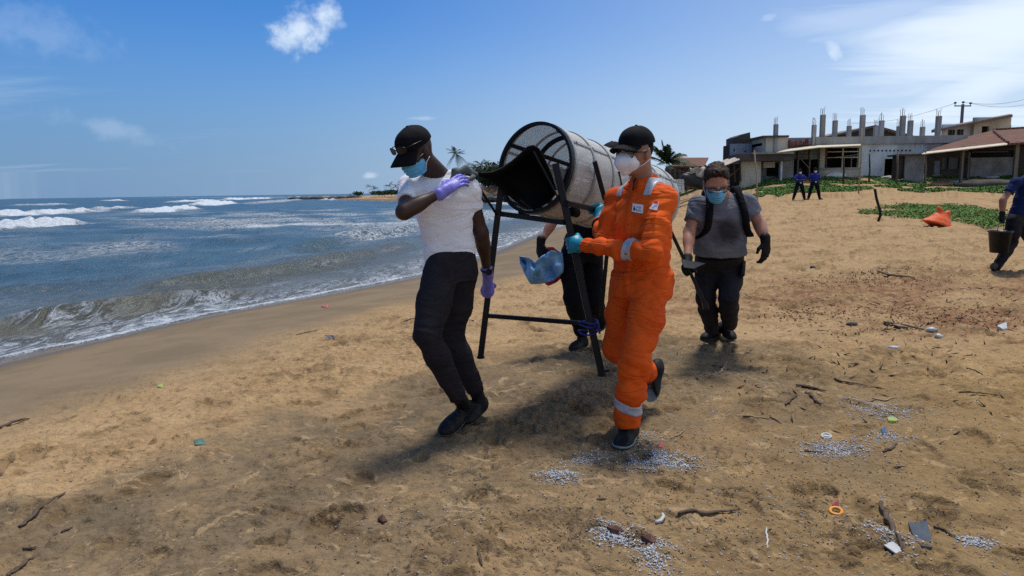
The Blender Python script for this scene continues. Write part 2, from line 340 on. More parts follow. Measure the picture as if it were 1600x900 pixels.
    dry = mix(mul(att('dent_dark'), .75), dry, mix(rng(noise(20, 6, .75), .35, .65), (.185, .118, .058), (.12, .078, .042)))  # darker brown put into the sand colour in footprint dents and scuffs
    # dry crust left between the tracks
    dry = mix(mul(rng(noise(4.5, 9, .72, 1.2), .56, .62), .5), dry, (.50, .345, .19))
    # grains, chips of shell and specks of dark rubbish
    vor = N.new('ShaderNodeTexVoronoi'); vor.inputs['Scale'].default_value = 75; vor.inputs['Randomness'].default_value = 1; K.new(tc.outputs['Object'], vor.inputs[0])
    speck = mul(rng(vor.outputs['Distance'], .12, .22, 1, 0), rng(noise(2.4, 5, .7), .48, .68))
    sepc = N.new('ShaderNodeSeparateColor'); K.new(vor.outputs['Color'], sepc.inputs[0])
    inl = rng(att('shore'), 2.2, 4.5)
    dry = mix(mul(mul(speck, rng(sepc.outputs[0], .55, .6)), inl), dry, (.07, .05, .035))
    dry = mix(mul(mul(mul(speck, rng(sepc.outputs[1], .72, .76)), inl), .8), dry, (.62, .58, .5))
    dry = mix(rng(noise(34, 8, .8), .46, .66, 0, .34), dry, (.16, .105, .055)); dry = mix(rng(noise(130, 4, .75), .50, .66, 0, .26), dry, (.13, .085, .05)); dry = mix(rng(noise(97, 4, .75), .55, .72, 0, .28), dry, (.50, .37, .22))
    smooth_wet = mix(rng(noise(1.2, 5), .35, .65), (.205, .150, .094), (.165, .122, .076))
    sh_ = N.new('ShaderNodeMath'); sh_.operation = 'MULTIPLY_ADD'; K.new(noise(.9, 5, .65), sh_.inputs[0]); sh_.inputs[1].default_value = 2.2; sh0 = N.new('ShaderNodeMath'); sh0.operation = 'SUBTRACT'; K.new(att('shore'), sh0.inputs[0]); sh0.inputs[1].default_value = 1.1; K.new(sh0.outputs[0], sh_.inputs[2]); shn = sh_.outputs[0]
    col = mix(rng(shn, 2.9, 4.3, 1, 0), dry, smooth_wet)
    sh_ = N.new('ShaderNodeMath'); sh_.operation = 'MULTIPLY_ADD'; K.new(noise(.9, 5, .65), sh_.inputs[0]); sh_.inputs[1].default_value = 2.2; sh0 = N.new('ShaderNodeMath'); sh0.operation = 'SUBTRACT'; K.new(att('shore'), sh0.inputs[0]); sh0.inputs[1].default_value = 1.1; K.new(sh0.outputs[0], sh_.inputs[2]); shn = sh_.outputs[0]
    col = mix(rng(att('shore'), .05, 1.0, 1, 0), col, (.11, .08, .052))
    K.new(col, b.inputs['Base Color'])
    K.new(rng(att('shore'), .1, .9, .32, .92), b.inputs['Roughness']); b.inputs['Specular IOR Level'].default_value = .07
    bp = N.new('ShaderNodeBump'); bp.inputs['Distance'].default_value = .026; bp.inputs['Strength'].default_value = 1
    h1 = N.new('ShaderNodeMath'); h1.operation = 'MULTIPLY_ADD'; K.new(noise(240, 3, .7), h1.inputs[0]); h1.inputs[1].default_value = .10; K.new(noise(24, 4, .66, .5), h1.inputs[2])
    hh = mul(h1.outputs[0], rng(shn, 2.6, 4.4, .06, 1))
    K.new(hh, bp.inputs['Height']); K.new(bp.outputs[0], b.inputs['Normal'])
    o.data.materials.append(m)
build_ground()
def build_sea():
    rows = np.concatenate([1/np.linspace(1/5.0, 1/60, 420), np.geomspace(60.5, 14000, 170)])
    angs = np.radians(np.concatenate([np.linspace(-85, -44, 60)[:-1], np.linspace(-44, 8, 760)]))
    x, y = polar(rows, angs); d = shore_d(x, y); r = np.hypot(x, y)
    z = np.zeros(x.shape); g = np.random.default_rng(3); off = -d
    # wind ripples and short waves
    for i in range(16):
        lam = .45*1.33**i if i < 10 else g.uniform(3, 9); th = R(-28)+g.normal(0, .5); kx, ky = math.cos(th)*2*math.pi/lam, math.sin(th)*2*math.pi/lam
        a = .0080*lam**.8*np.clip(1.6-r/(lam*42), 0, 1)
        pz = x*kx+y*ky+g.uniform(0, 6)+1.2*vn2(x, y, lam*2.2, i*1.3)
        z += a*(1-2*np.abs(np.sin(pz/2)))*sstep(.5, 6, off)
    foam = np.zeros(x.shape)
    # breakers: each a crest between two pixels, (height, width, foam)
    BR = [((-60, 361), (138, 347), .62, 1.5, 1), ((-60, 341), (170, 329), .62, 2.2, .9), ((100, 327), (212, 326), .4, 2.2, .6), ((205, 333), (312, 325), .55, 1.8, .95), ((300, 322), (362, 318), .75, 2.6, 1), ((345, 313), (425, 310), .8, 4, .8), ((150, 315), (200, 314), .9, 5, .9), ((0, 322), (120, 319), .5, 4, .6), ((455, 309), (520, 308), .8, 5, 1), ((505, 314), (525, 313), .5, 2, .8), ((560, 309), (640, 307), .6, 4, .9), ((255, 317), (340, 313), .6, 3.5, .7), ((380, 320), (470, 312), .4, 3, .4), ((-60, 312), (30, 311), .7, 9, .5), ((100, 309), (180, 309), .6, 9, .5), ((760, 318), (860, 322), .35, 1.6, .7)]
    n1 = vn2(x, y, 1.3, 2)+.5*vn2(x, y, .5, 3)
    for p, q, h, w, fo in BR:
        a, b = onz(*p, SEA)[:2], onz(*q, SEA)[:2]; e = b-a; Ln = np.linalg.norm(e); t = ((x-a[0])*e[0]+(y-a[1])*e[1])/Ln**2; c = ((x-a[0])*e[1]-(y-a[1])*e[0])/Ln
        c = c+.5*w*vn2(x, y, max(w*2.5, Ln*.25), h*10); en = sstep(-.08, .18, t)*sstep(1.08, .8, t)*(1+.35*vn2(x, y, Ln*.12+.5, 9))
        brk = 1+.22*vn2(x, y, w*.55, h*7)+.16*vn2(x, y, w*.22, h*3); steep = np.where(c > 0, w*.42, w*1.25); z += h*en*brk*np.exp(-(c/steep)**2)
        foam = np.maximum(foam, fo*en*brk*(np.exp(-((c-.25*w)/(w*.75))**2)*1.15+.45*np.exp(-np.abs(np.minimum(c, 0))/(w*3))*(c < 0)))
    # low swells running up the beach
    for dist, h, w, a0, a1 in ((1.75, .24, .5, 0, 330), (4.4, .3, .8, 230, 640), (7.5, .26, .9, 420, 760), (3.0, .10, .4, 60, 420)):
        aa, ab = np.arctan((a0-800)/FPX), np.arctan((a1-800)/FPX); an = np.arctan2(x, y)
        c = off-dist+.55*vn2(x, y, 3.4, dist)+.10*vn2(x, y, 1.1, dist); en = sstep(aa-.09, aa+.05, an)*sstep(ab+.12, ab-.06, an)
        z += h*en*np.where(c < 0, np.exp(-(c/(w*.5))**2), np.exp(-(c/(w*1.6))**2))
        foam = np.maximum(foam, .26*en*np.exp(-((c+.45*w)/(w*.22))**2)*(.4+.9*n1))
    # lace of foam left by the swash, and streaks farther out
    lace = .50*sstep(0, .25, off)*sstep(3.4, .4, off+.9*vn2(x, y, 1.6, 4))*(.9+.6*vn2(x, y, .9, 9))
    out = .72*sstep(3.5, 8, off)*np.clip(vn2(x, y, 5.5, 11)+.35*vn2(x, y, 1.8, 12)+.46, 0, 1)*sstep(140, 50, r)*(.35+.65*sstep(-.60, -.36, np.arctan2(x, y)))
    base_f = .17*sstep(2.5, 6, off)*sstep(150, 40, r)*(.75+.6*vn2(x, y, 3.0, 31))
    foam = np.maximum(np.maximum(foam, lace), np.maximum(out, base_f))
    edge = off-.05+.16*vn2(x, y, 1.1, 21)+.06*vn2(x, y, .35, 22); foam = np.maximum(foam, .95*np.exp(-((edge-.10)/.07)**2))
    z = SEA+z*sstep(-.1, 1.2, off)+.035*np.exp(-((edge-.12)/.12)**2)+.012
    z = np.where(off < 0, np.minimum(z, SEA+.03), z)
    V = np.stack([x, y, z], -1).reshape(-1, 3); F = quads(len(rows), len(angs))[:, ::-1]
    keep = (d.reshape(-1)[F].min(1) < .6); F = F[keep]
    use, inv = np.unique(F, return_inverse=True); o = mesh_np('sea', V[use], inv.reshape(F.shape), None); tag(o, kind='structure')
    fattr(o, 'foam', foam.reshape(-1)[use]); fattr(o, 'off', off.reshape(-1)[use])
    m = bpy.data.materials.new('sea_water'); nt, b, outn = nodes_of(m); N, K = nt.nodes, nt.links
    tc = N.new('ShaderNodeTexCoord')
    def att(n): a = N.new('ShaderNodeAttribute'); a.attribute_name = n; return a.outputs['Fac']
    def noise(s, det=5, rg=.6, dist=0, st=None):
        n = N.new('ShaderNodeTexNoise'); n.inputs['Scale'].default_value = s; n.inputs['Detail'].default_value = det; n.inputs['Roughness'].default_value = rg; n.inputs['Distortion'].default_value = dist
        mp = N.new('ShaderNodeMapping'); K.new(tc.outputs['Object'], mp.inputs[0]); mp.inputs['Rotation'].default_value = (0, 0, R(30)); mp.inputs['Scale'].default_value = st or (1, 1, 1); K.new(mp.outputs[0], n.inputs[0]); return n.outputs[0]
    def rng(v, a, c_, lo=0, hi=1):
        n = N.new('ShaderNodeMapRange'); n.interpolation_type = 'SMOOTHSTEP'; K.new(v, n.inputs[0]); n.inputs[1].default_value = a; n.inputs[2].default_value = c_; n.inputs[3].default_value = lo; n.inputs[4].default_value = hi; return n.outputs[0]
    def mth(op, a, c_):
        n = N.new('ShaderNodeMath'); n.operation = op
        for i, v in ((0, a), (1, c_)):
            if isinstance(v, float): n.inputs[i].default_value = v
            else: K.new(v, n.inputs[i])
        return n.outputs[0]
    def mix(f, a, c_):
        n = N.new('ShaderNodeMix'); n.data_type = 'RGBA'; K.new(f, n.inputs[0])
        for i, v in ((6, a), (7, c_)):
            if isinstance(v, tuple): n.inputs[i].default_value = rgba(v)
            else: K.new(v, n.inputs[i])
        return n.outputs[2]
    deep = mix(rng(noise(.12, 5), .35, .65), (.024, .058, .080), (.042, .085, .105))
    wc = mix(rng(att('off'), 1.0, 9.0, 1, 0), deep, (.085, .080, .052))
    wc = mix(rng(att('off'), 0.0, 1.2, 1, 0), wc, (.17, .14, .10))
    # foam: the attribute says how much, noise gives the lace
    lace_n = mth('ABSOLUTE', mth('SUBTRACT', noise(2.3, 8, .7, .6, (1.5, .5, .35)), .5), 0.0)
    lace = rng(lace_n, 0.0, .11, 1, 0)
    solid = noise(6, 6, .7, .3)
    fa = mth('MULTIPLY', rng(mth('ADD', att('foam'), mth('MULTIPLY', mth('SUBTRACT', solid, .5), 1.1)), .45, .75), 1.0)
    fb = mth('MULTIPLY', mth('MULTIPLY', lace, rng(att('foam'), .08, .5)), .95)
    fo = mth('MAXIMUM', fa, fb)
    K.new(mix(fo, wc, mix(rng(noise(3.5, 6, .7, .5), .35, .65), (.66, .69, .72), (.40, .46, .52))), b.inputs['Base Color'])
    K.new(rng(fo, 0, 1, .30, .8), b.inputs['Roughness']); b.inputs['IOR'].default_value = 1.33
    bp = N.new('ShaderNodeBump'); bp.inputs['Distance'].default_value = .11; bp.inputs['Strength'].default_value = .9
    K.new(mth('ADD', mth('ADD', noise(5, 6, .65, .4, (1, .55, 1)), mth('MULTIPLY', noise(.9, 6, .62, .3, (1, .45, 1)), 3.0)), mth('MULTIPLY', fo, mth('ADD', mth('MULTIPLY', solid, 1.6), .2))), bp.inputs['Height']); K.new(bp.outputs[0], b.inputs['Normal'])
    o.data.materials.append(m)
build_sea()
# ------------------------------------------------------------------ soft surfaces: distance fields turned into meshes
def surfnet(D, o, h):
    s = D < 0; nx, ny, nz = D.shape
    c = np.zeros((nx-1, ny-1, nz-1), np.int8)
    for dx in (0, 1):
        for dy in (0, 1):
            for dz in (0, 1): c += s[dx:nx-1+dx, dy:ny-1+dy, dz:nz-1+dz]
    I, J, K = np.nonzero((c > 0) & (c < 8)); n = len(I); acc = np.zeros((n, 3)); cnt = np.zeros(n)
    cs = [(0,0,0),(1,0,0),(0,1,0),(1,1,0),(0,0,1),(1,0,1),(0,1,1),(1,1,1)]
    val = [D[I+a, J+b, K+e] for a, b, e in cs]
    for p in range(8):
        for ax in range(3):
            if cs[p][ax]: continue
            q = p | (1 << ax); a, b = val[p], val[q]; m = (a < 0) != (b < 0); t = a[m]/(a[m]-b[m])
            P = np.tile(np.array(cs[p], float), (m.sum(), 1)); P[:, ax] += t; acc[m] += P; cnt[m] += 1
    V = (acc/cnt[:, None]+np.stack([I, J, K], 1))*h+o
    idx = np.full((nx-1, ny-1, nz-1), -1, np.int64); idx[I, J, K] = np.arange(n); Fs = []
    for ax in range(3):
        a = np.moveaxis(s, ax, 0); id2 = np.moveaxis(idx, ax, 0); m = a[:-1, 1:-1, 1:-1] != a[1:, 1:-1, 1:-1]
        i, j, k = np.nonzero(m); inside = a[:-1, 1:-1, 1:-1][m]
        q = np.stack([id2[i, j, k], id2[i, j+1, k], id2[i, j+1, k+1], id2[i, j, k+1]], 1)
        fl = inside if ax != 1 else ~inside
        q[~fl] = q[~fl][:, ::-1]; Fs.append(q)
    return V, np.vstack(Fs)
class S:
    """a soft body: add shapes, cut it, mesh it"""
    def __init__(s): s.p = []; s.cuts = []; s.disp = None; s.post = None
    def cap(s, a, b, r1, r2=None, k=.03, cuts=(), sub=False):
        a = np.asarray(a, float); b = np.asarray(b, float); r2 = r1 if r2 is None else r2; R_ = max(r1, r2)
        e = b-a; L2 = max(e@e, 1e-12)
        def f(P):
            q = P-a; t = np.clip((q@e)/L2, 0, 1); return np.linalg.norm(q-t[..., None]*e, axis=-1)-(r1+(r2-r1)*t)
        s.p.append((np.minimum(a, b)-R_, np.maximum(a, b)+R_, f, k, cuts, sub)); return s
    def chain(s, pts, rs, k=.03, **kw):
        for i in range(len(pts)-1): s.cap(pts[i], pts[i+1], rs[i], rs[i+1], k, **kw)
        return s
    def ell(s, c, ax, r, k=.03, cuts=(), sub=False):
        c = np.asarray(c, float); A = np.asarray(ax, float); r = np.asarray(r, float); m = float(r.min())
        def f(P):
            q = ((P-c)@A.T)/r; l = np.linalg.norm(q, axis=-1); g = np.linalg.norm(q/r, axis=-1); return l*(l-1)/np.maximum(g, 1e-6)
        ext = np.sqrt(((A*r[:, None])**2).sum(0)); s.p.append((c-ext, c+ext, f, k, cuts, sub)); return s
    def torso(s, a, b, side, front, prof, k=.03, n=2.3, cuts=()):
        """stack of ovals from a to b; prof rows: t, half width, half depth, push to the front"""
        a = np.asarray(a, float); b = np.asarray(b, float); u = nrm(b-a); L_ = np.linalg.norm(b-a); sd_ = nrm(side-u*(side@u)); fr = nrm(front-u*(front@u)-sd_*(front@sd_)); T = np.array(prof, float)
        def f(P):
            q = P-a; t = (q@u)/L_; w = np.interp(t, T[:, 0], T[:, 1]); d = np.interp(t, T[:, 0], T[:, 2]); o = np.interp(t, T[:, 0], T[:, 3])
            x = np.abs(q@sd_)/w; y = np.abs(q@fr-o)/d; rr = (x**n+y**n)**(1/n)
            return np.maximum((rr-1)*np.minimum(w, d), np.maximum((t-T[-1, 0])*L_, (T[0, 0]-t)*L_))
        W_ = T[:, 1].max()+T[:, 2].max(); lo = np.minimum(a+u*L_*T[0, 0], a+u*L_*T[-1, 0])-W_; hi = np.maximum(a+u*L_*T[0, 0], a+u*L_*T[-1, 0])+W_
        s.p.append((lo, hi, f, k, cuts, False)); return s
    def mesh(s, name, h, m, parent=None, relax=0):
        mg = .06; lo = np.min([p[0] for p in s.p], 0)-h*4-.012; hi = np.max([p[1] for p in s.p], 0)+h*4+.012
        n = np.ceil((hi-lo)/h).astype(int)+1; D = np.full(n, .2, np.float32)
        ax = [lo[i]+h*np.arange(n[i]) for i in range(3)]
        for plo, phi, f, k, cuts, sub in s.p:
            i0 = np.maximum(((plo-mg-lo)/h).astype(int), 0); i1 = np.minimum(np.ceil((phi+mg-lo)/h).astype(int)+1, n)
            if (i1 <= i0).any(): continue
            sl = tuple(slice(a, b) for a, b in zip(i0, i1)); P = np.stack(np.meshgrid(*(ax[i][sl[i]] for i in range(3)), indexing='ij'), -1)
            d = f(P)
            for c0, cn in cuts: d = np.maximum(d, (P-np.asarray(c0))@nrm(cn))
            B = D[sl]
            if sub: g = np.maximum(k-np.abs(B+d), 0)/max(k, 1e-6); D[sl] = np.maximum(B, -d)+g*g*k*.25
            else: g = np.maximum(k-np.abs(B-d), 0)/max(k, 1e-6); D[sl] = np.minimum(B, d)-g*g*k*.25
        nb = np.nonzero(np.abs(D) < .035); P = np.stack([ax[i][nb[i]] for i in range(3)], -1)
        v = D[nb]
        if s.disp is not None: v = v+s.disp(P)
        for c0, cn in s.cuts: v = np.maximum(v, (P-np.asarray(c0))@nrm(cn))
        if s.post is not None: v = s.post(P, v)
        # far inside points beyond a cut plane must leave the body too
        if s.cuts or s.post is not None:
            ib = np.nonzero(D <= -.035); Q = np.stack([ax[i][ib[i]] for i in range(3)], -1); w = D[ib]
            for c0, cn in s.cuts: w = np.maximum(w, (Q-np.asarray(c0))@nrm(cn))
            if s.post is not None: w = s.post(Q, w)
            D[ib] = w
        D[nb] = v
        V, F = surfnet(D, lo, h); return mesh_np(name, V, F, m, parent)
def creases(amp, axis=(0, 0, 1), hi=.045, lo=.16, seed=0, drape=None):
    """cloth folds that run round the given axis"""
    x, y, z = frame(axis)
    def f(P):
        a, b, c = P@x, P@y, P@z; w = vn(np.stack([a/.12+seed, b/.12, c/.12], -1))*.05
        q = vn(np.stack([a/lo+seed*3.1, b/lo+.7, (c+w+.35*a)/hi], -1)); q2 = vn(np.stack([a/(lo*.5)-seed, b/(lo*.5), (c-w*1.5-.5*b)/(hi*.55)], -1))
        return amp*((1-2*np.abs(q))*.9+.45*q2+.1)
    return f
def addf(*fs): return lambda P: sum(f(P) for f in fs)
def local(f, c, r):
    """f only near a point"""
    c = np.asarray(c); return lambda P: f(P)*np.exp(-(np.linalg.norm(P-c, axis=-1)/r)**2)
# ------------------------------------------------------------------ hands, feet, heads
def hand_grip(s, w, P0, axis, rb, out, ts=1, sc=1.0, k=.008, cuff=0, arm=None):
    """a fist closed round a bar: axis along it, `out` points from the bar to the palm, ts = which end the thumb is on"""
    a = nrm(axis); e0 = nrm(out-a*(np.asarray(out)@a)); e1 = np.cross(a, e0); P0 = np.asarray(P0, float)
    pc = P0+e0*(rb+.020*sc); s.ell(pc, [a, e1, e0], [.046*sc, .044*sc, .021*sc], k*2); s.cap(w, pc-nrm(pc-w)*.02, .031*sc, .032*sc, .03)
    if cuff: s.cap(w-(nrm(arm) if arm is not None else nrm(pc-w))*cuff, w, .036*sc, .031*sc, .015)
    def q(th, off, r): return P0+a*off+(e0*math.cos(th)+e1*math.sin(th))*r
    for i, (end, rad) in enumerate(((3.5, .0098), (3.8, .0102), (3.7, .0098), (3.25, .0085))):
        off = ts*(.033-.0215*i)*sc; th = np.linspace(.55, end, 5)
        s.chain([q(t, off, rb+(.019 if j == 0 else .0105)*sc) for j, t in enumerate(th)], [rad*sc*1.12]+[rad*sc]*3+[rad*sc*.85], k*.6)
    th = (-.35, -1.0, -1.7, -2.35); offs = (.030, .042, .034, .020)
    s.chain([q(t, ts*o*sc, rb+(.024 if j == 0 else .013)*sc) for j, (t, o) in enumerate(zip(th, offs))], [.016*sc, .0135*sc, .012*sc, .010*sc], k)
    return s
def hand_open(s, w, d, n, sd_, curl=.35, sc=1.0, k=.008, spread=.06, cuff=0):
    """relaxed hand: d along the fingers, n where the palm looks, sd_ to the thumb"""
    d = nrm(d); n = nrm(n-d*(np.asarray(n)@d)); sv = nrm(sd_-d*(np.asarray(sd_)@d)-n*(np.asarray(sd_)@n)); w = np.asarray(w, float)
    s.ell(w+d*.052*sc, [sv, d, n], [.042*sc, .054*sc, .0175*sc], k*2); s.cap(w, w+d*.03*sc, .029*sc, .028*sc, .02)
    if cuff: s.cap(w-d*cuff, w, .036*sc, .031*sc, .015)
    for i, (L_, rad) in enumerate(((.92, .0098), (1.0, .0102), (.95, .0098), (.76, .0085))):
        o = (.030-.0195*i); p = w+d*(.090-.004*abs(i-1.2))*sc+sv*o*sc; pts = [p-d*.02*sc]; an = 0.; dd = nrm(d+sv*(1.3-i)*spread)
        for l, c in ((.045, .55), (.028, 1.0), (.021, .9)):
            an += curl*c*(1+.18*i); pts.append(pts[-1]+(dd*math.cos(an)+n*math.sin(an))*l*L_*sc*(1.4 if l == .045 else 1))
        s.chain(pts, [rad*1.1*sc, rad*1.05*sc, rad*sc, rad*.85*sc], k*.6)
    b = w+d*.022*sc+sv*.03*sc; m1 = b+(d*.62+sv*.62+n*.35)*.042*sc; m2 = m1+(d*.85+sv*.2+n*.35)*.032*sc
    s.chain([b, m1, m2], [.0155*sc, .0125*sc, .0100*sc], k); return s
def shoe(parent, ankle, heel, toe, up, m_up, m_sole, h=.006, wid=.047, collar=.10, lace=None, sole=.022, name='shoe'):
    """a trainer: upper and sole"""
    ankle, heel, toe = (np.asarray(v, float) for v in (ankle, heel, toe)); d = nrm(toe-heel); u = nrm(up-d*(np.asarray(up)@d)); sv = np.cross(d, u); L_ = np.linalg.norm(toe-heel)
    def body(grow=0):
        s = S(); c = heel+u*.03
        s.ell(heel+d*L_*.20+u*.045, [d, sv, u], [L_*.24+grow, wid*.74+grow, .052], .03); s.ell(heel+d*L_*.52+u*.040, [d, sv, u], [L_*.32+grow, wid*.86+grow, .046], .03)
        s.ell(heel+d*L_*.76+u*.030, [d, sv, u], [L_*.255+grow, wid*.96+grow, .040], .03); return s
    s = body(); s.cap(heel+d*L_*.22+u*.055, ankle+(ankle-heel-d*((ankle-heel)@d))*.0, .040, .046, .035)
    s.cuts = [(heel+u*(sole-.004), -u), (ankle+nrm(ankle-(heel+d*L_*.22))*.02, nrm(ankle-(heel+d*L_*.22)))]
    s.disp = lambda P: -.003*np.clip(np.sin(((P-heel)@d)/.011), .2, 1)*np.exp(-(((P-heel)@sv)/.022)**2)*(((P-heel)@u) > .05)*(((P-heel)@d) > L_*.33)*(((P-heel)@d) < L_*.72)
    o = s.mesh(name, h, m_up, parent)
    s2 = body(.006); s2.cuts = [(heel+u*sole, u), (heel+u*.0, -u)]; s2.disp = lambda P: .0025*(np.sin(((P-heel)@d)/.004) > .3)*(((P-heel)@u) < .010)
    s2.mesh('sole', h*.85, m_sole, o)
    if h < .0065:                               # laces over the tongue, and a pull tab
        for j in range(5):
            c = heel+d*L_*(.40+.085*j); zt = .109-.0100*j; mb = MB(); w_ = .024-.001*j
            mb.tube([c-sv*w_+u*(zt-.018), c-sv*w_*.5+u*(zt-.004)+d*.006, c+u*(zt+.001)+d*(.006 if j % 2 else -.002), c+sv*w_*.5+u*(zt-.004)-d*.004, c+sv*w_+u*(zt-.018)], .0032, 6); mb.build('lace', MATS['lace_grey'], o, True)
        mb = MB(); mb.bar(ankle-d*.045-u*.03, ankle-d*.052+u*.012, .018, .005, hint=d); mb.build('pull_tab', MATS['lace_grey'], o)
    return o
class Head:
    def __init__(s, c, f, scale=1.0, roll=0.0, tilt=None):
        s.c = np.asarray(c, float); s.f = nrm(f); u = np.array([0, 0, 1.0]) if tilt is None else np.asarray(tilt, float); u = nrm(u-s.f*(u@s.f)); s.l = np.cross(u, s.f); s.u = u
        s.l, s.u = s.l*math.cos(roll)+s.u*math.sin(roll), s.u*math.cos(roll)-s.l*math.sin(roll); s.k = scale; s.A = [s.l, s.f, s.u]
    def p(s, l, f, u): return s.c+(s.l*l+s.f*f+s.u*u)*s.k
    def r(s, *v): return np.array(v)*s.k
    def skin(s, b):
        k = s.k; b.ell(s.p(0, -.012, .028), s.A, s.r(.075, .097, .092), .03); b.ell(s.p(0, .022, -.045), s.A, s.r(.058, .068, .078), .03); b.ell(s.p(0, .052, -.088), s.A, s.r(.034, .034, .028), .03)
        b.cap(s.p(-.045, .066, .018), s.p(.045, .066, .018), .016*k, k=.02); b.cap(s.p(0, .085, .012), s.p(0, .106, -.030), .010*k, .014*k, .012)
        for q in (-1, 1):
            b.ell(s.p(.033*q, .085, -.006), s.A, s.r(.017, .016, .012), .012, sub=True); b.ell(s.p(.033*q, .072, -.006), s.A, s.r(.014, .014, .011), .004)
            b.ell(s.p(.076*q, -.008, -.012), [s.l, nrm(s.f*.9+s.u*.25), nrm(s.u-s.f*.25)], s.r(.012, .020, .034), .008); b.cap(s.p(.03*q, .07, -.04), s.p(.05*q, .05, -.03), .014*k, k=.02)
        b.cap(s.p(-.020, .082, -.062), s.p(.020, .082, -.062), .008*k, k=.008); b.cap(s.p(-.018, .080, -.074), s.p(.018, .080, -.074), .009*k, k=.008)
    def cap(s, parent, m, brim_m=None, sink=0.0, lift=0.0, long=.085, down=.25, h=.005):
        b = S(); b.ell(s.p(0, -.012, .045+lift), s.A, s.r(.088, .108, .098), .02); b.ell(s.p(0, .035, .065+lift), s.A, s.r(.068, .06, .062), .02)
        b.cuts = [(s.p(0, 0, .030+lift-sink), -nrm(s.u+s.f*.10))]
        ang = lambda P: np.arctan2((P-s.c)@s.l, (P-s.c)@s.f)
        b.disp = lambda P: .0016*np.exp(-((np.sin(ang(P)*3)/.10)**2)) + .0012*vn((P-s.c)/.03)
        o = b.mesh('cap', h, m, parent); b2 = S(); b2.ell(s.p(0, -.012, .142+lift), s.A, s.r(.009, .009, .006), .001); b2.mesh('cap_button', .003, m, o)
        P = []
        for i in range(19):
            t = -1.12+2.24*i/18; row = []
            for j in range(9):
                q = j/8; rad = .088+.02*math.cos(t)+(long*math.cos(t*.62)**1.1)*q; x = math.sin(t)*(.088+.012*q)*.98; y = -.012+math.cos(t)*(.100)+long*q*math.cos(t*.78)
                z = .046+lift-sink-.34*x*x/.088-down*long*q*1.0-.008*q*q; row.append(s.p(x, y, z))
            P.append(row)
        mb = MB(); mb.grid(P, -.006*s.k); mb.build('brim', brim_m or m, o, True); return o
    def surgical(s, parent, m, strap, h=.004, seed=0):
        b = S(); b.ell(s.p(0, .026, -.052), s.A, s.r(.066, .080, .074), .02); b.ell(s.p(0, .070, -.044), s.A, s.r(.038, .052, .042), .03); b.ell(s.p(0, .054, -.090), s.A, s.r(.042, .046, .034), .03)
        b.cuts = [(s.p(0, 0, -.006), s.u+s.f*-.15), (s.p(0, 0, -.118), -s.u), (s.p(0, .012, 0), -s.f)]
        b.disp = lambda P: .0028*np.sin(((P-s.c)@s.u)/s.k*2*math.pi/.021+.8*vn((P-s.c)/.05+seed))*sstep(.07, .03, np.abs((P-s.c)@s.l)/s.k)+.002*vn((P-s.c)/.02+seed)
        o = b.mesh('face_mask', h, m, parent); mb = MB()
        mb.tube([s.p(x, .108+.012*math.cos(x*30)-abs(x)*.55, -.004-abs(x)*.18) for x in np.linspace(-.058, .058, 13)], .0035*s.k, 6)
        mb.build('nose_edge', strap, o, True)
        for q in (-1, 1):
            for z in (-.016, -.095): mb = MB(); mb.tube([s.p(.064*q, .03, z), s.p(.074*q, .010, z*.6), s.p(.082*q, -.016, .012 if z > -.05 else -.040)], .0022*s.k, 6); mb.build('mask_strap', strap, o, True)
        return o
    def n95(s, parent, m, strap, h=.004):
        b = S(); b.ell(s.p(0, .048, -.050), s.A, s.r(.056, .056, .061), .03); b.chain([s.p(0, .088, .012), s.p(0, .126, -.026), s.p(0, .132, -.050), s.p(0, .100, -.104)], [.008*s.k, .007*s.k, .008*s.k, .010*s.k], .055); b.cap(s.p(-.03, .085, -.045), s.p(.03, .085, -.045), .022*s.k, k=.05)
        b.cuts = [(s.p(0, .026, 0), -s.f), (s.p(0, 0, -.116), -s.u)]
        b.disp = lambda P: -.0025*np.exp(-(((P-s.c)@s.l)/.004)**2)+.0012*vn((P-s.c)/.015)
        o = b.mesh('face_mask', h, m, parent); mb = MB()
        for q in (-1, 1):
            for pts in ([s.p(.052*q, .045, -.010), s.p(.070*q, .02, .004), s.p(.083*q, -.018, .016)], [s.p(.050*q, .05, -.080), s.p(.068*q, .015, -.066), s.p(.083*q, -.020, -.040)]): mb = MB(); mb.tube(pts, .0024*s.k, 6); mb.build('mask_strap', strap, o, True)
        v = MB(); v.add(*disc(s.p(-.036, .112, -.058), nrm(-s.l*.75+s.f*.6), s.u, .010*s.k, .004)); v.build('mask_print', MATS['print_grey'], o, False); return o
    def glasses(s, parent, fm, lm, up=.0, fwd=0.0, wide=1.0, name='glasses', wrap=False):
        mb = MB(); ln = MB(); y0 = .100+fwd; z0 = -.006+up
        for q in (-1, 1):
            loop = []
            for i in range(18):
                t = 2*math.pi*i/18; x = .035*q*wide+.028*wide*abs(math.cos(t))**.7*np.sign(math.cos(t)); z = z0+.018*abs(math.sin(t))**.7*np.sign(math.sin(t)); loop.append(s.p(x, y0-(abs(x)-.01)**2*4.5, z))
            mb.tube(loop, .0032*s.k, 6, True); c = sum(loop)/len(loop); n = len(loop); ln.add(loop+[c+s.f*.003], [(i, (i+1) % n, n) for i in range(n)])
            mb.tube([s.p(.062*q*wide, y0-.014, z0+.008), s.p(.080*q*wide, y0-.055, z0+.008), s.p(.083*q*wide, y0-.115, z0+.004)], .0032*s.k, 6)
        mb.tube([s.p(-.010, y0, z0+.004), s.p(0, y0+.003, z0+.008), s.p(.010, y0, z0+.004)], .003*s.k, 6)
        o = mb.build(name, fm, parent, True); ln.build('lens', lm, o, True); return o
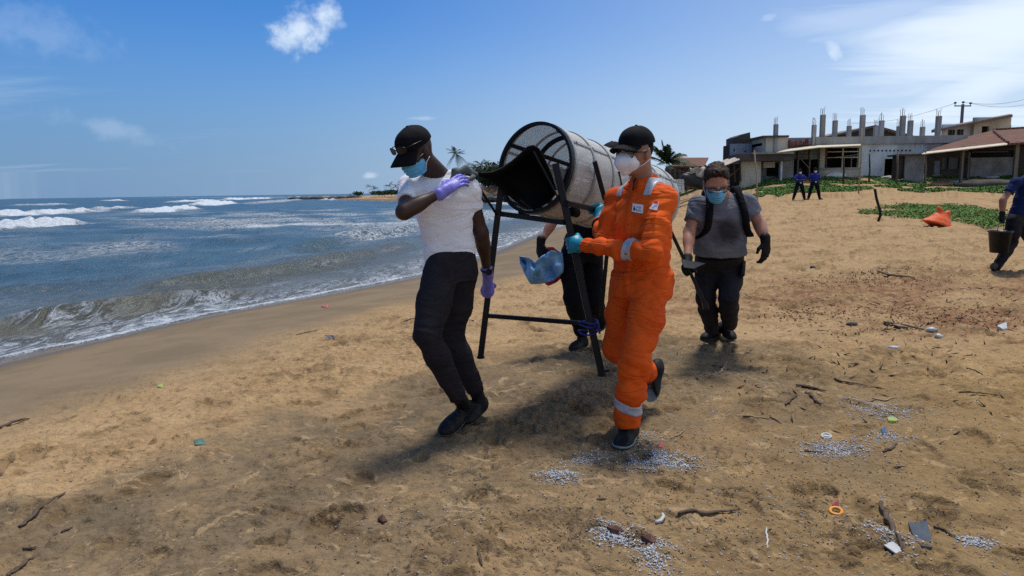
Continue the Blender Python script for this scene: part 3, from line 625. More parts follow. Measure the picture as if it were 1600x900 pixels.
def disc(c, n, up, r, th, k=14):
    x, y, d = frame(n, up); V = [c+x*r*math.cos(2*math.pi*i/k)+y*r*math.sin(2*math.pi*i/k) for i in range(k)]; V += [v+d*th for v in V]
    return V, [tuple(range(k))[::-1], tuple(range(k, 2*k))]+[(i, (i+1) % k, (i+1) % k+k, i+k) for i in range(k)]
# ------------------------------------------------------------------ stuff the people wear
mat('skin_dark', (.055, .026, .017), (.040, .018, .012), 18, .5, .0006, 300, spec=.3)
mat('skin_tan', (.33, .165, .105), (.26, .12, .075), 16, .5, .0006, 300)
mat('skin_red', (.47, .235, .16), (.40, .18, .12), 16, .5, .0006, 300)
mat('white_cotton', (.82, .81, .84), (.77, .76, .80), 9, .85, .0003, 320, fold=(5, .010))
mat('charcoal_denim', (.017, .014, .0175), (.026, .022, .026), 12, .85, .0003, 260, spec=.12, fold=(6, .012))
mat('black_cloth', (.005, .005, .007), (.009, .009, .011), 12, .85, .0003, 260, spec=.12, fold=(6, .012))
mat('cap_black', (.0045, .0045, .006), (.008, .008, .010), 20, .82, .0003, 500, spec=.12)
mat('mask_blue', (.10, .40, .68), (.13, .45, .72), 20, .7, .0006, 300)
mat('mask_white', (.78, .78, .82), (.70, .70, .76), 20, .7, .0006, 300)
mat('strap_white', (.75, .75, .75), None, rough=.6)
mat('glove_violet', (.20, .19, .62), (.16, .15, .52), 24, .45, .0012, 120)
mat('glove_teal', (.012, .26, .36), (.010, .20, .29), 24, .42, .0012, 120)
mat('glove_black', (.005, .005, .006), (.009, .009, .010), 24, .65, .001, 200, spec=.2)
mat('shoe_black', (.005, .005, .007), (.030, .026, .022), 14, .65, .0022, 110, spec=.25, lo=.42, hi=.75)
mat('shoe_brown', (.07, .045, .032), (.11, .075, .05), 30, .8, .0012, 160)
mat('sole_black', (.03, .028, .025), (.12, .095, .065), 22, .8, .001, 120)
mat('lace_grey', (.035, .035, .038), (.06, .058, .055), 60, .8)
mat('sole_grey', (.26, .31, .30), (.20, .22, .20), 30, .7, .001, 120)
mat('orange_twill', (.80, .112, .007), (.58, .066, .005), 3.5, .8, .0003, 340, spec=.2, fold=(4.5, .020))
mat('reflective_tape', (.46, .47, .50), (.38, .39, .43), 25, .38, .0005, 500, metal=.15)
mat('grey_tee', (.17, .175, .205), (.135, .14, .165), 9, .85, .0003, 320, spec=.15, fold=(5, .012))
mat('grey_trousers', (.016, .015, .019), (.026, .024, .029), 10, .85, .0003, 260, spec=.12, fold=(6, .014))
mat('navy_tee', (.008, .020, .085), (.006, .015, .065), 9, .85, .0003, 320, spec=.15, fold=(5, .015))
mat('blue_uniform', (.015, .030, .24), (.012, .022, .17), 6, .8, spec=.15)
mat('dark_uniform', (.006, .007, .013), (.009, .01, .016), 6, .85, spec=.1)
mat('hair_brown', (.016, .007, .004), (.048, .024, .013), 70, .65, .004, 160, stretch=(1, 1, .35), spec=.2)
mat('dark_lens', (.006, .007, .008), None, rough=.15, spec=.3)
mat('clear_lens', (.55, .45, .35), None, rough=.05, trans=.9)
mat('frame_dark', (.015, .013, .012), None, rough=.35)
mat('print_grey', (.32, .32, .36), None, rough=.8)
mat('print_dark', (.02, .035, .07), None, rough=.8)
mat('print_teal', (.015, .10, .12), None, rough=.8)
mat('badge_white', (.78, .76, .78), None, rough=.7)
mat('badge_red', (.60, .05, .04), None, rough=.7)
mat('badge_mauve', (.42, .36, .55), None, rough=.7)
# the sweat and oil stains of the grey T-shirt have their own shape
def stained(m, c, rad, col):
    nt = m.node_tree; N, K = nt.nodes, nt.links; b = [n for n in N if n.type == 'BSDF_PRINCIPLED'][0]; src = b.inputs['Base Color'].links[0].from_socket
    tc = N.new('ShaderNodeTexCoord'); sub = N.new('ShaderNodeVectorMath'); sub.operation = 'SUBTRACT'; K.new(tc.outputs['Object'], sub.inputs[0]); sub.inputs[1].default_value = tuple(c)
    dv = N.new('ShaderNodeVectorMath'); dv.operation = 'DIVIDE'; K.new(sub.outputs[0], dv.inputs[0]); dv.inputs[1].default_value = rad
    ln = N.new('ShaderNodeVectorMath'); ln.operation = 'LENGTH'; K.new(dv.outputs[0], ln.inputs[0])
    nz = N.new('ShaderNodeTexNoise'); nz.inputs['Scale'].default_value = 9; nz.inputs['Detail'].default_value = 6; K.new(tc.outputs['Object'], nz.inputs[0])
    ad = N.new('ShaderNodeMath'); ad.operation = 'MULTIPLY_ADD'; K.new(nz.outputs[0], ad.inputs[0]); ad.inputs[1].default_value = 1.3; K.new(ln.outputs['Value'], ad.inputs[2])
    mr = N.new('ShaderNodeMapRange'); mr.inputs[1].default_value = 1.15; mr.inputs[2].default_value = 1.75; mr.inputs[3].default_value = .88; mr.inputs[4].default_value = 0; K.new(ad.outputs[0], mr.inputs[0])
    mx = N.new('ShaderNodeMix'); mx.data_type = 'RGBA'; K.new(mr.outputs[0], mx.inputs[0]); K.new(src, mx.inputs[6]); mx.inputs[7].default_value = rgba(col); K.new(mx.outputs[2], b.inputs['Base Color'])
# ------------------------------------------------------------------ the sieve drum and its frame
def px(P):
    d = np.asarray(P)-CAM; z = d@_f; return 800+FPX*(d@_r)/z, 450-FPX*(d@_u)/z
D0, D1 = at(834, 262, 4.45), at(1010, 317, 5.6)
DAX = nrm(D1-D0); DSIDE = nrm(np.cross(DAX, [0, 0, 1])); DUP = np.cross(DSIDE, DAX); DR = .288
if DSIDE[0] < 0: DSIDE = -DSIDE; DUP = -DUP
if DUP[2] < 0: DUP = -DUP
DL = np.linalg.norm(D1-D0)
LEG_R0, LEG_R1 = at(868, 256, 4.12), at(940, 584, 3.98)
LEG_L0, LEG_L1 = at(784, 284, 4.47), at(751, 557, 4.45)
RAIL0 = at(884, 317, 4.06); RAIL1 = RAIL0+(at(1046, 352, 5.25)-RAIL0)
# ------------------------------------------------------------------ people
PX = lambda *a: at(*a)
def mid(a, b, t=.5): return np.asarray(a)*(1-t)+np.asarray(b)*t
def body(parent, skin, H, neck, pelvis, sh, el, wr, hip, kn, an, front, girth=1.0, h=.0075, hands=()):
    """one continuous figure under the clothes"""
    b = S(); H.skin(b); u = nrm(neck-pelvis); side = nrm(sh[1]-sh[0])
    b.cap(H.p(0, -.025, -.05), neck-u*.02, .056*girth, .062*girth, .03); L_ = np.linalg.norm(neck-pelvis); g = girth
    b.torso(pelvis, neck, side, front, [(-.12, .10*g, .08*g, 0), (0, .145*g, .10*g, 0), (.3, .135*g, .09*g, .0), (.65, .155*g, .10*g, .005), (.85, .15*g, .085*g, 0), (.97, .08*g, .06*g, -.01)], .03)
    for i in (0, 1):
        b.cap(neck-u*.05, sh[i], .045*g, .05*g, .04); b.chain([sh[i], el[i], wr[i]], [.048*g, .040*g, .026*g], .03)
        b.ell(mid(el[i], wr[i], .28), frame(wr[i]-el[i]), [.040*g, .040*g, .075], .03)
        b.chain([hip[i], kn[i], an[i]], [.072*g, .048*g, .034*g], .03); b.cap(an[i], an[i]-[0, 0, .03], .032*g, k=.03)
    for f in hands: f(b)
    return b.mesh('body', h, skin, parent)
def tee(parent, m, hem, neck, sh, el, front, cutat, hw, wst, ch, g=1.0, slv=.066, h=.007, amp=.004, seed=1, depth=.118, name='t_shirt', nk=.075, long_=None, belly=0):
    u = nrm(neck-hem); side = nrm(sh[1]-sh[0]); s = S()
    s.torso(hem, neck, side, front, [(0, hw, depth*.98, belly*.6), (.22, wst, depth*.95, belly), (.45, (wst+ch)/2, depth*1.02, belly*.8), (.68, ch, depth*1.10, .012), (.84, ch*.94, depth*.98, .0), (.95, ch*.62, depth*.74, -.012), (1.03, nk, nk*.95, -.015)], .03)
    for i in (0, 1):
        d = nrm(el[i]-sh[i]); L_ = np.linalg.norm(el[i]-sh[i]); e = sh[i]+d*L_*cutat[i]
        s.cap(mid(neck, sh[i], .35)-u*.035, sh[i], .052*g, .062*g, .05); s.cap(sh[i]-d*.01, e+d*.05, slv*1.02, slv*.98, .045, cuts=[(e, d)])
    fold = creases(amp, u, .05, .17, seed); ax = [local(creases(amp*1.3, nrm(el[i]-sh[i]+u*.4), .035, .12, seed+i), sh[i]-u*.09, .16) for i in (0, 1)]
    s.disp = addf(fold, *ax)
    s.cap(neck-u*.01, neck+u*.09-front*.01, nk*.83, nk*.9, .01, sub=True)
    o = s.mesh(name, h, m, parent)
    c = MB(); rad = nk*.86; x, f2 = nrm(side), nrm(front-u*(front@u))
    return o
def trousers(parent, m, waist, up, side, front, hip, kn, an, hw, rad, h=.0075, amp=.005, seed=2, depth=.125, name='trousers', hemcut=.0, seat=True):
    s = S(); pel = mid(hip[0], hip[1])
    s.torso(pel-up*.06, waist, side, front, [(0, hw*.95, depth, 0), (.4, hw, depth, 0), (1.0, hw*.93, depth*.93, 0)], .05)
    for i in (0, 1):
        s.chain([hip[i], mid(hip[i], kn[i], .5), kn[i], mid(kn[i], an[i], .35), an[i]], [rad[0], rad[0]*.9+rad[1]*.1, rad[1], rad[1]*.98, rad[2]], .03)
    fs = []
    for i in (0, 1):
        for c, r_, a_ in ((kn[i], .16, 1.3), (an[i], .16, 1.5), (hip[i], .17, .9), (mid(kn[i], hip[i]), .16, .7)): fs.append(local(creases(amp*a_, nrm(an[i]-kn[i]+(kn[i]-hip[i])*.4), .042, .13, seed+i*3+len(fs)), c, r_))
    s.disp = addf(*fs)
    return s.mesh(name, h, m, parent)
LACK = (0, 0, 1.0); Z = np.array([0, 0, 1.0])
# ---- the man in the white T-shirt
def man_white():
    foot = gp(704, 655)
    me = thing('person', 'man in white T-shirt, black cap and blue mask with violet gloves carrying the drum', 'person', foot)
    H = Head(at(650, 237, 4.00), (-.66, -.62, -.46), 1.03)
    neck, pel = at(686, 270, 4.13), at(704, 418, 4.14); sh = [at(640, 292, 4.10), at(733, 297, 4.16)]; el = [at(631, 331, 3.80), at(752, 364, 4.20)]; wr = [at(694, 298, 3.90), at(762, 428, 4.32)]
    hip = [at(689, 425, 4.05), at(719, 425, 4.17)]; kn = [at(667, 523, 3.84), at(705, 526, 4.17)]; an = [at(713, 615, 3.96), at(742, 606, 4.22)]
    front = nrm([-.25, -.97, -.05]); up = nrm(neck-pel); side = nrm(sh[1]-sh[0])
    gl_pt = LEG_L0+(LEG_L1-LEG_L0)*((452-284)/(557-284)); lax = nrm(LEG_L1-LEG_L0)
    body(me, MATS['skin_dark'], H, neck, pel, sh, el, wr, hip, kn, an, front, 1.0, .0068)
    tee(me, MATS['white_cotton'], at(704, 402, 4.13), neck+up*.0, sh, el, front, (.62, .46), .160, .152, .180, 1, .060, .0062, .0032, 1, .108)
    trousers(me, MATS['charcoal_denim'], at(705, 393, 4.13), up, side, front, hip, kn, an, .155, (.106, .076, .058), amp=.0055, seed=2, depth=.115)
    t0 = gp(689, 685)+[0, 0, .006]; h0 = gp(737, 652)+[0, 0, .045]; shoe(me, an[0], h0, t0, nrm(np.array([.25, -.10, 1])), MATS['shoe_black'], MATS['sole_black'], wid=.057)
    h1 = at(760, 636, 4.33); t1 = at(727, 656, 4.12); h1[2] = max(h1[2], gz(h1[0], h1[1])+.004); t1[2] = gz(t1[0], t1[1])+.002; shoe(me, an[1], h1, t1, Z, MATS['shoe_black'], MATS['sole_black'], wid=.05)
    H.cap(me, MATS['cap_black'], long=.095, down=.45)
    H.surgical(me, MATS['mask_blue'], MATS['strap_white'])
    H.glasses(me, MATS['frame_dark'], MATS['dark_lens'], up=.062, fwd=.018, wide=1.12, name='sunglasses')
    # right hand flat on the cloth over the shoulder, left hand round the frame leg
    g = S(); d = nrm(at(736, 268, 4.0)-wr[0]); hand_open(g, wr[0], d, nrm([.15, .75, -.55]), nrm([.2, .25, .9]), .28, 1.06, cuff=.035); g.mesh('glove', .0035, MATS['glove_violet'], me)
    g = S(); hand_grip(g, wr[1], gl_pt, lax, .021, nrm(at(757, 440, 4.28)-gl_pt), -1, 1.02, cuff=.03, arm=wr[1]-el[1]); g.mesh('glove', .0035, MATS['glove_violet'], me)
    w = MB(); x, y, d2 = frame(wr[1]-el[1]); c = wr[1]-d2*.035; w.tube([c+(x*math.cos(t)+y*math.sin(t))*.034 for t in np.linspace(0, 6.28, 18, False)], .009, 6, True); wo = w.build('watch_strap', MATS['frame_dark'], me, True)
    fdir = nrm(np.array([.3, -1, .0])-d2*(np.array([.3, -1, 0])@d2)); w2 = MB(); w2.add(*disc(c+fdir*.034, fdir, d2, .021, .010, 20)); w2.build('watch_case', MATS['frame_dark'], wo)
    return me
# ---- the man in the orange coverall
def man_orange():
    foot = gp(974, 700)
    me = thing('person', 'man in bright orange coverall with white mask, black cap and teal gloves gripping the frame', 'person', foot)
    H = Head(at(994, 238, 3.92), (-.80, -.58, -.10), 1.02)
    neck, pel = at(1006, 283, 3.95), at(1003, 430, 3.93); sh = [at(964, 312, 4.09), at(1038, 310, 3.84)]; el = [at(948, 376, 4.02), at(1014, 394, 3.68)]; wr = [at(937, 350, 4.22), at(918, 384, 3.93)]
    hip = [at(980, 437, 4.03), at(1024, 437, 3.87)]; kn = [at(966, 545, 3.98), at(992, 560, 3.68)]; an = [at(1014, 585, 4.30), at(979, 660, 3.74)]
    front = nrm([-.66, -.75, 0]); up = nrm(neck-pel); side = nrm(sh[1]-sh[0])
    body(me, MATS['skin_tan'], H, neck, pel, sh, el, wr, hip, kn, an, front, 1.0, .0068)
    lp = LEG_R0+(LEG_R1-LEG_R0)*((382-256)/(584-256)); lax = nrm(LEG_R1-LEG_R0); rl = RAIL0+(RAIL1-RAIL0)*.24
    def coverall(grow=0.0):
        s = S(); g = grow
        s.torso(pel-up*.10, neck, side, front, [(-.05, .185+g, .140+g, 0), (.10, .195+g, .150+g, 0), (.28, .176+g, .138+g, .005), (.40, .182+g, .140+g, .012), (.62, .185+g, .138+g, .015), (.80, .172+g, .118+g, .0), (.93, .115+g, .088+g, -.01), (1.02, .08+g, .075+g, -.012)], .03)
        for i in (0, 1):
            s.cap(mid(neck, sh[i], .3)-up*.03, sh[i], .058+g, .064+g, .05); s.chain([sh[i], mid(sh[i], el[i]), el[i], mid(el[i], wr[i], .5), wr[i]], [.070+g, .072+g, .064+g, .058+g, .047+g], .035)
        s.chain([hip[0], mid(hip[0], kn[0]), kn[0], an[0]], [.108+g, .100+g, .088+g, .074+g], .04)
        s.chain([hip[1], mid(hip[1], kn[1]), kn[1], mid(kn[1], an[1], .5), an[1]+[0, 0, .03], an[1]-[0, 0, .01]], [.108+g, .102+g, .090+g, .087+g, .074+g, .067+g], .04)
        fs = [local(creases(.0075, up+side*.3, .055, .2, 3), mid(pel, neck, .22), .17), local(creases(.006, up-side*.5, .06, .2, 4), mid(pel, neck, .62), .22)]
        for c, ax_, r_, a_, sd_ in ((el[1], wr[1]-el[1], .17, .009, 5), (mid(el[1], wr[1], .6), wr[1]-el[1], .13, .006, 6), (mid(sh[1], el[1], .5), el[1]-sh[1]+side*.05, .15, .006, 7), (el[0], wr[0]-el[0], .14, .009, 8), (hip[0], up+side*.6, .16, .009, 9), (hip[1], up-side*.5, .17, .010, 10), (kn[1], an[1]-kn[1]+side*.12, .17, .011, 11), (mid(kn[1], hip[1], .5), up+side*.25, .16, .0075, 12), (mid(kn[1], an[1], .6), up-side*.2, .15, .0085, 13), (an[1], up, .12, .008, 14), (kn[0], up+side*.3, .18, .009, 15)):
            fs.append(local(creases(a_*1.75, nrm(ax_), .072, .20, sd_), c, r_*1.1))
        pb = nrm(pel-neck)
        def seams(P):                                   # placket down the front, drawn-in waist, yoke seam
            q = P-neck; a, b, c_ = q@side, q@front, q@up; fr_ = sstep(.02, .06, b)
            return fr_*(-.004*np.exp(-((np.abs(a)-.0)/.020)**4)+.0035*np.exp(-((np.abs(a)-.024)/.004)**2))*(c_ > -.62)+.006*np.exp(-((c_+.40)/.018)**2)*(np.abs(a) < .24)*(b > -.2)*(1-.5*sstep(.14, .2, np.abs(a)))+.003*np.exp(-((c_+.10)/.004)**2)*fr_*(np.abs(a) > .03)
        fs.append(seams)
        s.disp = addf(*fs); return s
    s = coverall(); s.cuts = [(an[1]-[0, 0, .02], -Z+np.array([.08, 0, 0]))]
    cov = s.mesh('coverall', .0068, MATS['orange_twill'], me)
    # collar, stood up and open at the throat
    c = S(); c.cap(neck-up*.045, neck+up*.030-front*.012, .094, .078, .02); c.cap(neck-up*.03, neck+up*.10-front*.012, .074, .066, .004, sub=True)
    c.cuts = [(neck+up*.034, up+front*-.32)]; c.post = lambda P, v: np.maximum(v, .016-np.abs((P-neck)@side)-.25*np.clip((P-neck)@up, 0, 1)-10*(((P-neck)@front) < 0)); c.disp = creases(.003, up, .05, .1, 3)
    c.mesh('collar', .005, MATS['orange_twill'], cov)
    z = MB(); z.tube([neck+front*.088+up*.015, neck+front*.115-up*.05], .006, 6); z.build('zip', MATS['frame_dark'], cov, True)
    # reflective bands, each a strip lying on the cloth
    def band(name, c0, ax_, half, lim, rad):
        t = coverall(.0045); ax_ = nrm(ax_); ln = nrm(lim[1]-lim[0]); t.post = lambda P, v: np.maximum(v, np.maximum(np.abs((P-c0)@ax_)-half, np.linalg.norm(np.cross(P-lim[0], ln), axis=-1)-rad)); t.mesh(name, .0055, MATS['reflective_tape'], cov)
    fa = nrm(wr[1]-el[1]); c0 = mid(el[1], wr[1], .30); band('reflective_band', c0, fa+up*.12, .027, (el[1], wr[1]), .086)
    la = nrm(kn[1]-an[1]); c0 = mid(an[1], kn[1], .30); band('reflective_band', c0, la+side*.30, .026, (an[1], kn[1]), .115)
    for i in (1, 0):
        t = coverall(.0045); c0 = mid(neck, sh[i], .62)+up*.0; t.post = lambda P, v: np.maximum(v, np.maximum(np.abs((P-c0)@side)-.024, np.maximum(-((P-c0)@up)-.022, np.linalg.norm(P-c0, axis=-1)-.15))); t.mesh('shoulder_strap', .0055, MATS['reflective_tape'], cov)
    # chest badges and the pocket flap, laid on the cloth where the eye meets it
    from mathutils.bvhtree import BVHTree
    dg = [tuple(v.co) for v in cov.data.vertices]; bvh = BVHTree.FromPolygons(dg, [tuple(p.vertices) for p in cov.data.polygons]); org = np.array(me.location)
    def on(pxl, py): h = bvh.ray_cast(Vector(CAM-org), Vector(nrm(ray(pxl, py)))); return np.array(h[0])+org, np.array(h[1])
    def patch(name, quad, m, parent, lift=.004, th=.003, n=7):
        """quad of pixels, top-left first and round; follows the cloth"""
        P = []
        for i in range(n):
            row = []
            for j in range(n):
                a, b = i/(n-1), j/(n-1); q = (np.array(quad[0])*(1-a)+np.array(quad[3])*a)*(1-b)+(np.array(quad[1])*(1-a)+np.array(quad[2])*a)*b; p, nn = on(*q); row.append(p)
            P.append(row)
        P = np.array(P); c_ = P.reshape(-1, 3).mean(0); U = P[-1].mean(0)-P[0].mean(0); V_ = P[:, -1].mean(0)-P[:, 0].mean(0); nn = nrm(np.cross(U, V_)); nn = nn if nn @ nrm(CAM-c_) > 0 else -nn
        flat = P-((P-c_)@nn)[..., None]*nn*.8; hgt = max(0, float(((P-flat)@nn).max())); mb = MB(); mb.grid(flat+nn*(lift+hgt), th); return mb.build(name, m, parent), (lambda a, b, l=.0015: flat_at(flat+nn*(lift+hgt), a, b)+nn*l), nn
    def flat_at(G, a, b):
        n = G.shape[0]-1; return G[0, 0]*(1-a)*(1-b)+G[n, 0]*a*(1-b)+G[0, n]*(1-a)*b+G[n, n]*a*b
    bo, F, nn = patch('name_badge', [(989.5, 318), (1006, 320.5), (1005, 334), (988, 331)], MATS['badge_white'], cov)
    emb = MB()
    emb.add([F(.18, .16), F(.80, .12), F(.86, .26), F(.55, .34), F(.45, .24)], [(0, 1, 2, 3, 4)]); emb.build('emblem', MATS['print_teal'], bo)
    def line(txt, a, b, width, m):
        cu = bpy.data.curves.new('lettering', 'FONT'); cu.body = txt; cu.size = 1; cu.align_x = 'LEFT'; tmp = bpy.data.objects.new('lettering', cu); COL.objects.link(tmp); bpy.context.view_layer.update()
        dgp = bpy.context.evaluated_depsgraph_get(); me2 = bpy.data.meshes.new_from_object(tmp.evaluated_get(dgp)); bpy.data.objects.remove(tmp)
        V = np.array([v.co for v in me2.vertices]); F_ = [tuple(p.vertices) for p in me2.polygons]; ext = V[:, 0].max(); o0, ex, ey = F(a, b), F(a, 1)-F(a, 0), F(0, b)-F(1, b)
        q = [o0+ex*(v[0]/ext*width)+ey*(v[1]*.34) for v in V]; mesh_np('lettering', q, F_, m, bo, False)
    line('Oil Spill', .48, .40, .44, MATS['print_teal']); line('Response', .82, .36, .52, MATS['print_dark'])
    bo2, F, nn = patch('shoulder_badge', [(1024, 314.5), (1030, 315.5), (1027.5, 329.5), (1015, 327)], MATS['badge_white'], cov)
    t = MB(); t.add([F(.02, .0), F(.02, .95), F(.30, .95), F(.30, .1)], [(0, 1, 2, 3)]); t.build('badge_stripe', MATS['badge_red'], bo2); t = MB(); t.add([F(.35, .95), F(.62, .92), F(.7, .5), F(.55, .4)], [(0, 1, 2, 3)]); t.add([F(.72, .35), F(.70, .62), F(.88, .6), F(.88, .35)], [(0, 1, 2, 3)]); t.build('badge_mark', MATS['badge_mauve'], bo2)
    patch('pocket_flap', [(1006, 334.5), (1028, 336), (1027, 343), (1004, 342.5)], MATS['orange_twill'], cov, .002, .004)
    H.cap(me, MATS['cap_black'], long=.085, down=.12, sink=-.006)
    H.n95(me, MATS['mask_white'], MATS['strap_white']); H.glasses(me, MATS['frame_dark'], MATS['clear_lens'])
    hb = S(); hb.ell(H.p(0, -.012, .028), H.A, H.r(.0765, .0985, .0935), .01); hb.cuts = [(H.p(0, -.015, 0), H.f), (H.p(0, 0, -.035), -H.u)]; hb.disp = lambda P: .0015*vn((P-H.c)/.006); hb.mesh('hair', .005, MATS['cap_black'], me)
    g = S(); hand_grip(g, wr[1]-fa*.005, lp, lax, .021, nrm(wr[1]-lp+np.array([.0, -.02, 0])), -1, 1.12, cuff=.03, arm=fa); g.mesh('glove', .0035, MATS['glove_teal'], me)
    rax = nrm(RAIL1-RAIL0); g = S(); hand_grip(g, wr[0], rl, rax, .018, nrm(np.array([.45, -.75, -.25])), 1, 1.1, cuff=.02, arm=wr[0]-el[0]); g.mesh('glove', .0035, MATS['glove_teal'], me)
    cf = MB(); x, y, d2 = frame(wr[0]-el[0]); cf.tube([wr[0]-d2*.03, wr[0]-d2*.005], .051, 16); cf.build('cuff', MATS['black_cloth'], me, True)
    ht = at(990, 668, 3.86); tt = at(968, 706, 3.62); 
    for v in (ht, tt): v[2] = gz(v[0], v[1])-.004
    shoe(me, an[1]-[0, 0, .02], ht, tt, Z, MATS['shoe_black'], MATS['sole_grey'], wid=.056, sole=.026)
    shoe(me, an[0], at(1034, 566, 4.34), at(1017, 628, 4.24), nrm(np.array([-.55, -.75, .25])), MATS['shoe_black'], MATS['sole_grey'], wid=.05)
    return me
# ---- the man in the grey T-shirt
def man_grey():
    me = thing('person', 'bearded man in stained grey T-shirt and black gloves leaning forward behind the drum', 'person', gp(1125, 528))
    H = Head(at(1119, 285, 5.40), (-.10, -.86, -.52), 1.13, roll=.03)
    neck, pel = at(1129, 304, 5.60), at(1124, 405, 5.78); sh = [at(1090, 322, 5.62), at(1167, 318, 5.56)]; el = [at(1077, 362, 5.56), at(1187, 350, 5.54)]; wr = [at(1074, 408, 5.36), at(1196, 377, 5.44)]
    hip = [at(1106, 412, 5.90), at(1143, 412, 5.86)]; kn = [at(1103, 467, 5.82), at(1138, 466, 5.66)]; an = [at(1112, 512, 6.14), at(1140, 506, 6.06)]
    front = nrm([-.05, -.97, -.25]); up = nrm(neck-pel); side = nrm(sh[1]-sh[0])
    body(me, MATS['skin_red'], H, neck, pel, sh, el, wr, hip, kn, an, front, 1.08, .0085)
    tee(me, MATS['grey_tee'], at(1124, 396, 5.70), neck, sh, el, front, (.62, .58), .215, .212, .212, 1.05, .078, .0085, .006, 21, .145, belly=.03)
    c = mid(neck, pel, .48)+front*.16; stained(MATS['grey_tee'], c-np.array(me.location), (.13, .3, .12), (.028, .025, .026))
    trousers(me, MATS['grey_trousers'], at(1124, 390, 5.72), up, side, front, hip, kn, an, .205, (.105, .082, .066), .0085, .007, 23, .14)
    pk = MB(); pc = at(1157, 425, 5.70); x, y, d = frame(kn[1]-hip[1], (1, 0, 0)); pk.bar(pc-d*.08, pc+d*.06, .03, .12, hint=(0, 1, 0)); pk.build('cargo_pocket', MATS['grey_trousers'], me)
    h0 = gp(1124, 525)-[0, 0, .004]; t0 = gp(1097, 533)-[0, 0, .004]
    shoe(me, an[0], h0, t0, Z, MATS['shoe_black'], MATS['sole_black'], .007, wid=.054)
    t1 = gp(1146, 533)-[0, 0, .003]; h1 = t1+np.array([-.05, .26, .06])
    shoe(me, an[1]+[0, 0, .02], h1, t1, nrm(np.array([0, -.25, 1])), MATS['shoe_black'], MATS['sole_black'], .007, wid=.056)
    H.surgical(me, MATS['mask_blue'], MATS['strap_white'], seed=4); H.glasses(me, MATS['frame_dark'], MATS['clear_lens'])
    b = S(); b.ell(H.p(0, -.018, .040), H.A, H.r(.084, .104, .098), .02); b.ell(H.p(0, .045, .088), H.A, H.r(.058, .048, .045), .02); b.cuts = []; hn = nrm(H.f*.8-H.u*.62); b.post = lambda P, v: np.maximum(v, np.maximum((P-H.p(0, .058, .070))@hn+.010*vn((P-H.c)/[.012, .012, .03]), -((P-H.p(0, 0, -.030))@H.u)+.008*vn((P-H.c)/.014)))
    b.disp = lambda P: .007*vn((P-H.c)/[.018, .018, .03])+.004*vn((P-H.c)/.008); b.mesh('hair', .0055, MATS['hair_brown'], me)
    bd = S(); bd.ell(H.p(0, .018, -.055), H.A, H.r(.064, .070, .075), .02); bd.cuts = [(H.p(0, 0, -.02), H.u-H.f*.2)]; bd.disp = lambda P: .003*vn((P-H.c)/.01); bd.mesh('beard', .006, MATS['hair_brown'], me)
    g = S(); hand_open(g, wr[1], nrm(np.array([.08, -.12, -1])), nrm(np.array([-.4, .7, 0])), nrm(np.array([-.6, -.6, -.1])), .55, 1.12, cuff=.03); g.mesh('glove', .004, MATS['glove_black'], me)
    rp = at(1079, 420, 5.27); g = S(); hand_grip(g, wr[0], rp, nrm(at(1103, 480, 5.30)-at(1062, 378, 5.26)), .016, nrm(np.array([-.6, .35, .25])), -1, 1.12, cuff=.03, arm=wr[0]-el[0]); g.mesh('glove', .004, MATS['glove_black'], me)
    # backpack
    bp = thing('backpack', 'black backpack on the back of the man in the grey T-shirt', 'backpack', mid(neck, pel, .35)-front*.2)
    q = S(); q.torso(mid(pel, neck, .25)-front*.20, neck-front*.17, side, front, [(0, .15, .07, 0), (.5, .165, .09, 0), (.95, .13, .07, 0), (1.05, .08, .04, 0)], .02, 3.2); q.disp = creases(.004, up, .06, .15, 31); q.mesh('bag', .009, MATS['black_cloth'], bp)
    for i, sg in ((0, -1), (1, 1)):
        path = [neck+side*sg*.105-front*.12-up*.02, neck+side*sg*.105-front*.02+up*.052, neck+side*sg*.118+front*.085-up*.02, neck+side*sg*.135+front*.165-up*.12, neck+side*sg*.155+front*.175-up*.24, neck+side*sg*.205+front*.11-up*.33, neck+side*sg*.20-front*.08-up*.36]
        W_ = .027; P = []
        for k in np.linspace(0, len(path)-1, 32):
            a = min(int(k), len(path)-2); t = k-a; p0, p1, p2, p3 = path[max(a-1, 0)], path[a], path[a+1], path[min(a+2, len(path)-1)]
            p = .5*((2*p1)+(p2-p0)*t+(2*p0-5*p1+4*p2-p3)*t*t+(3*p1-p0-3*p2+p3)*t**3); P.append([p-side*W_, p+front*.006, p+side*W_])
        mb = MB(); mb.grid(P, .009); mb.grid(P, -.009); mb.build('shoulder_strap', MATS['black_cloth'], bp, True)
    return me
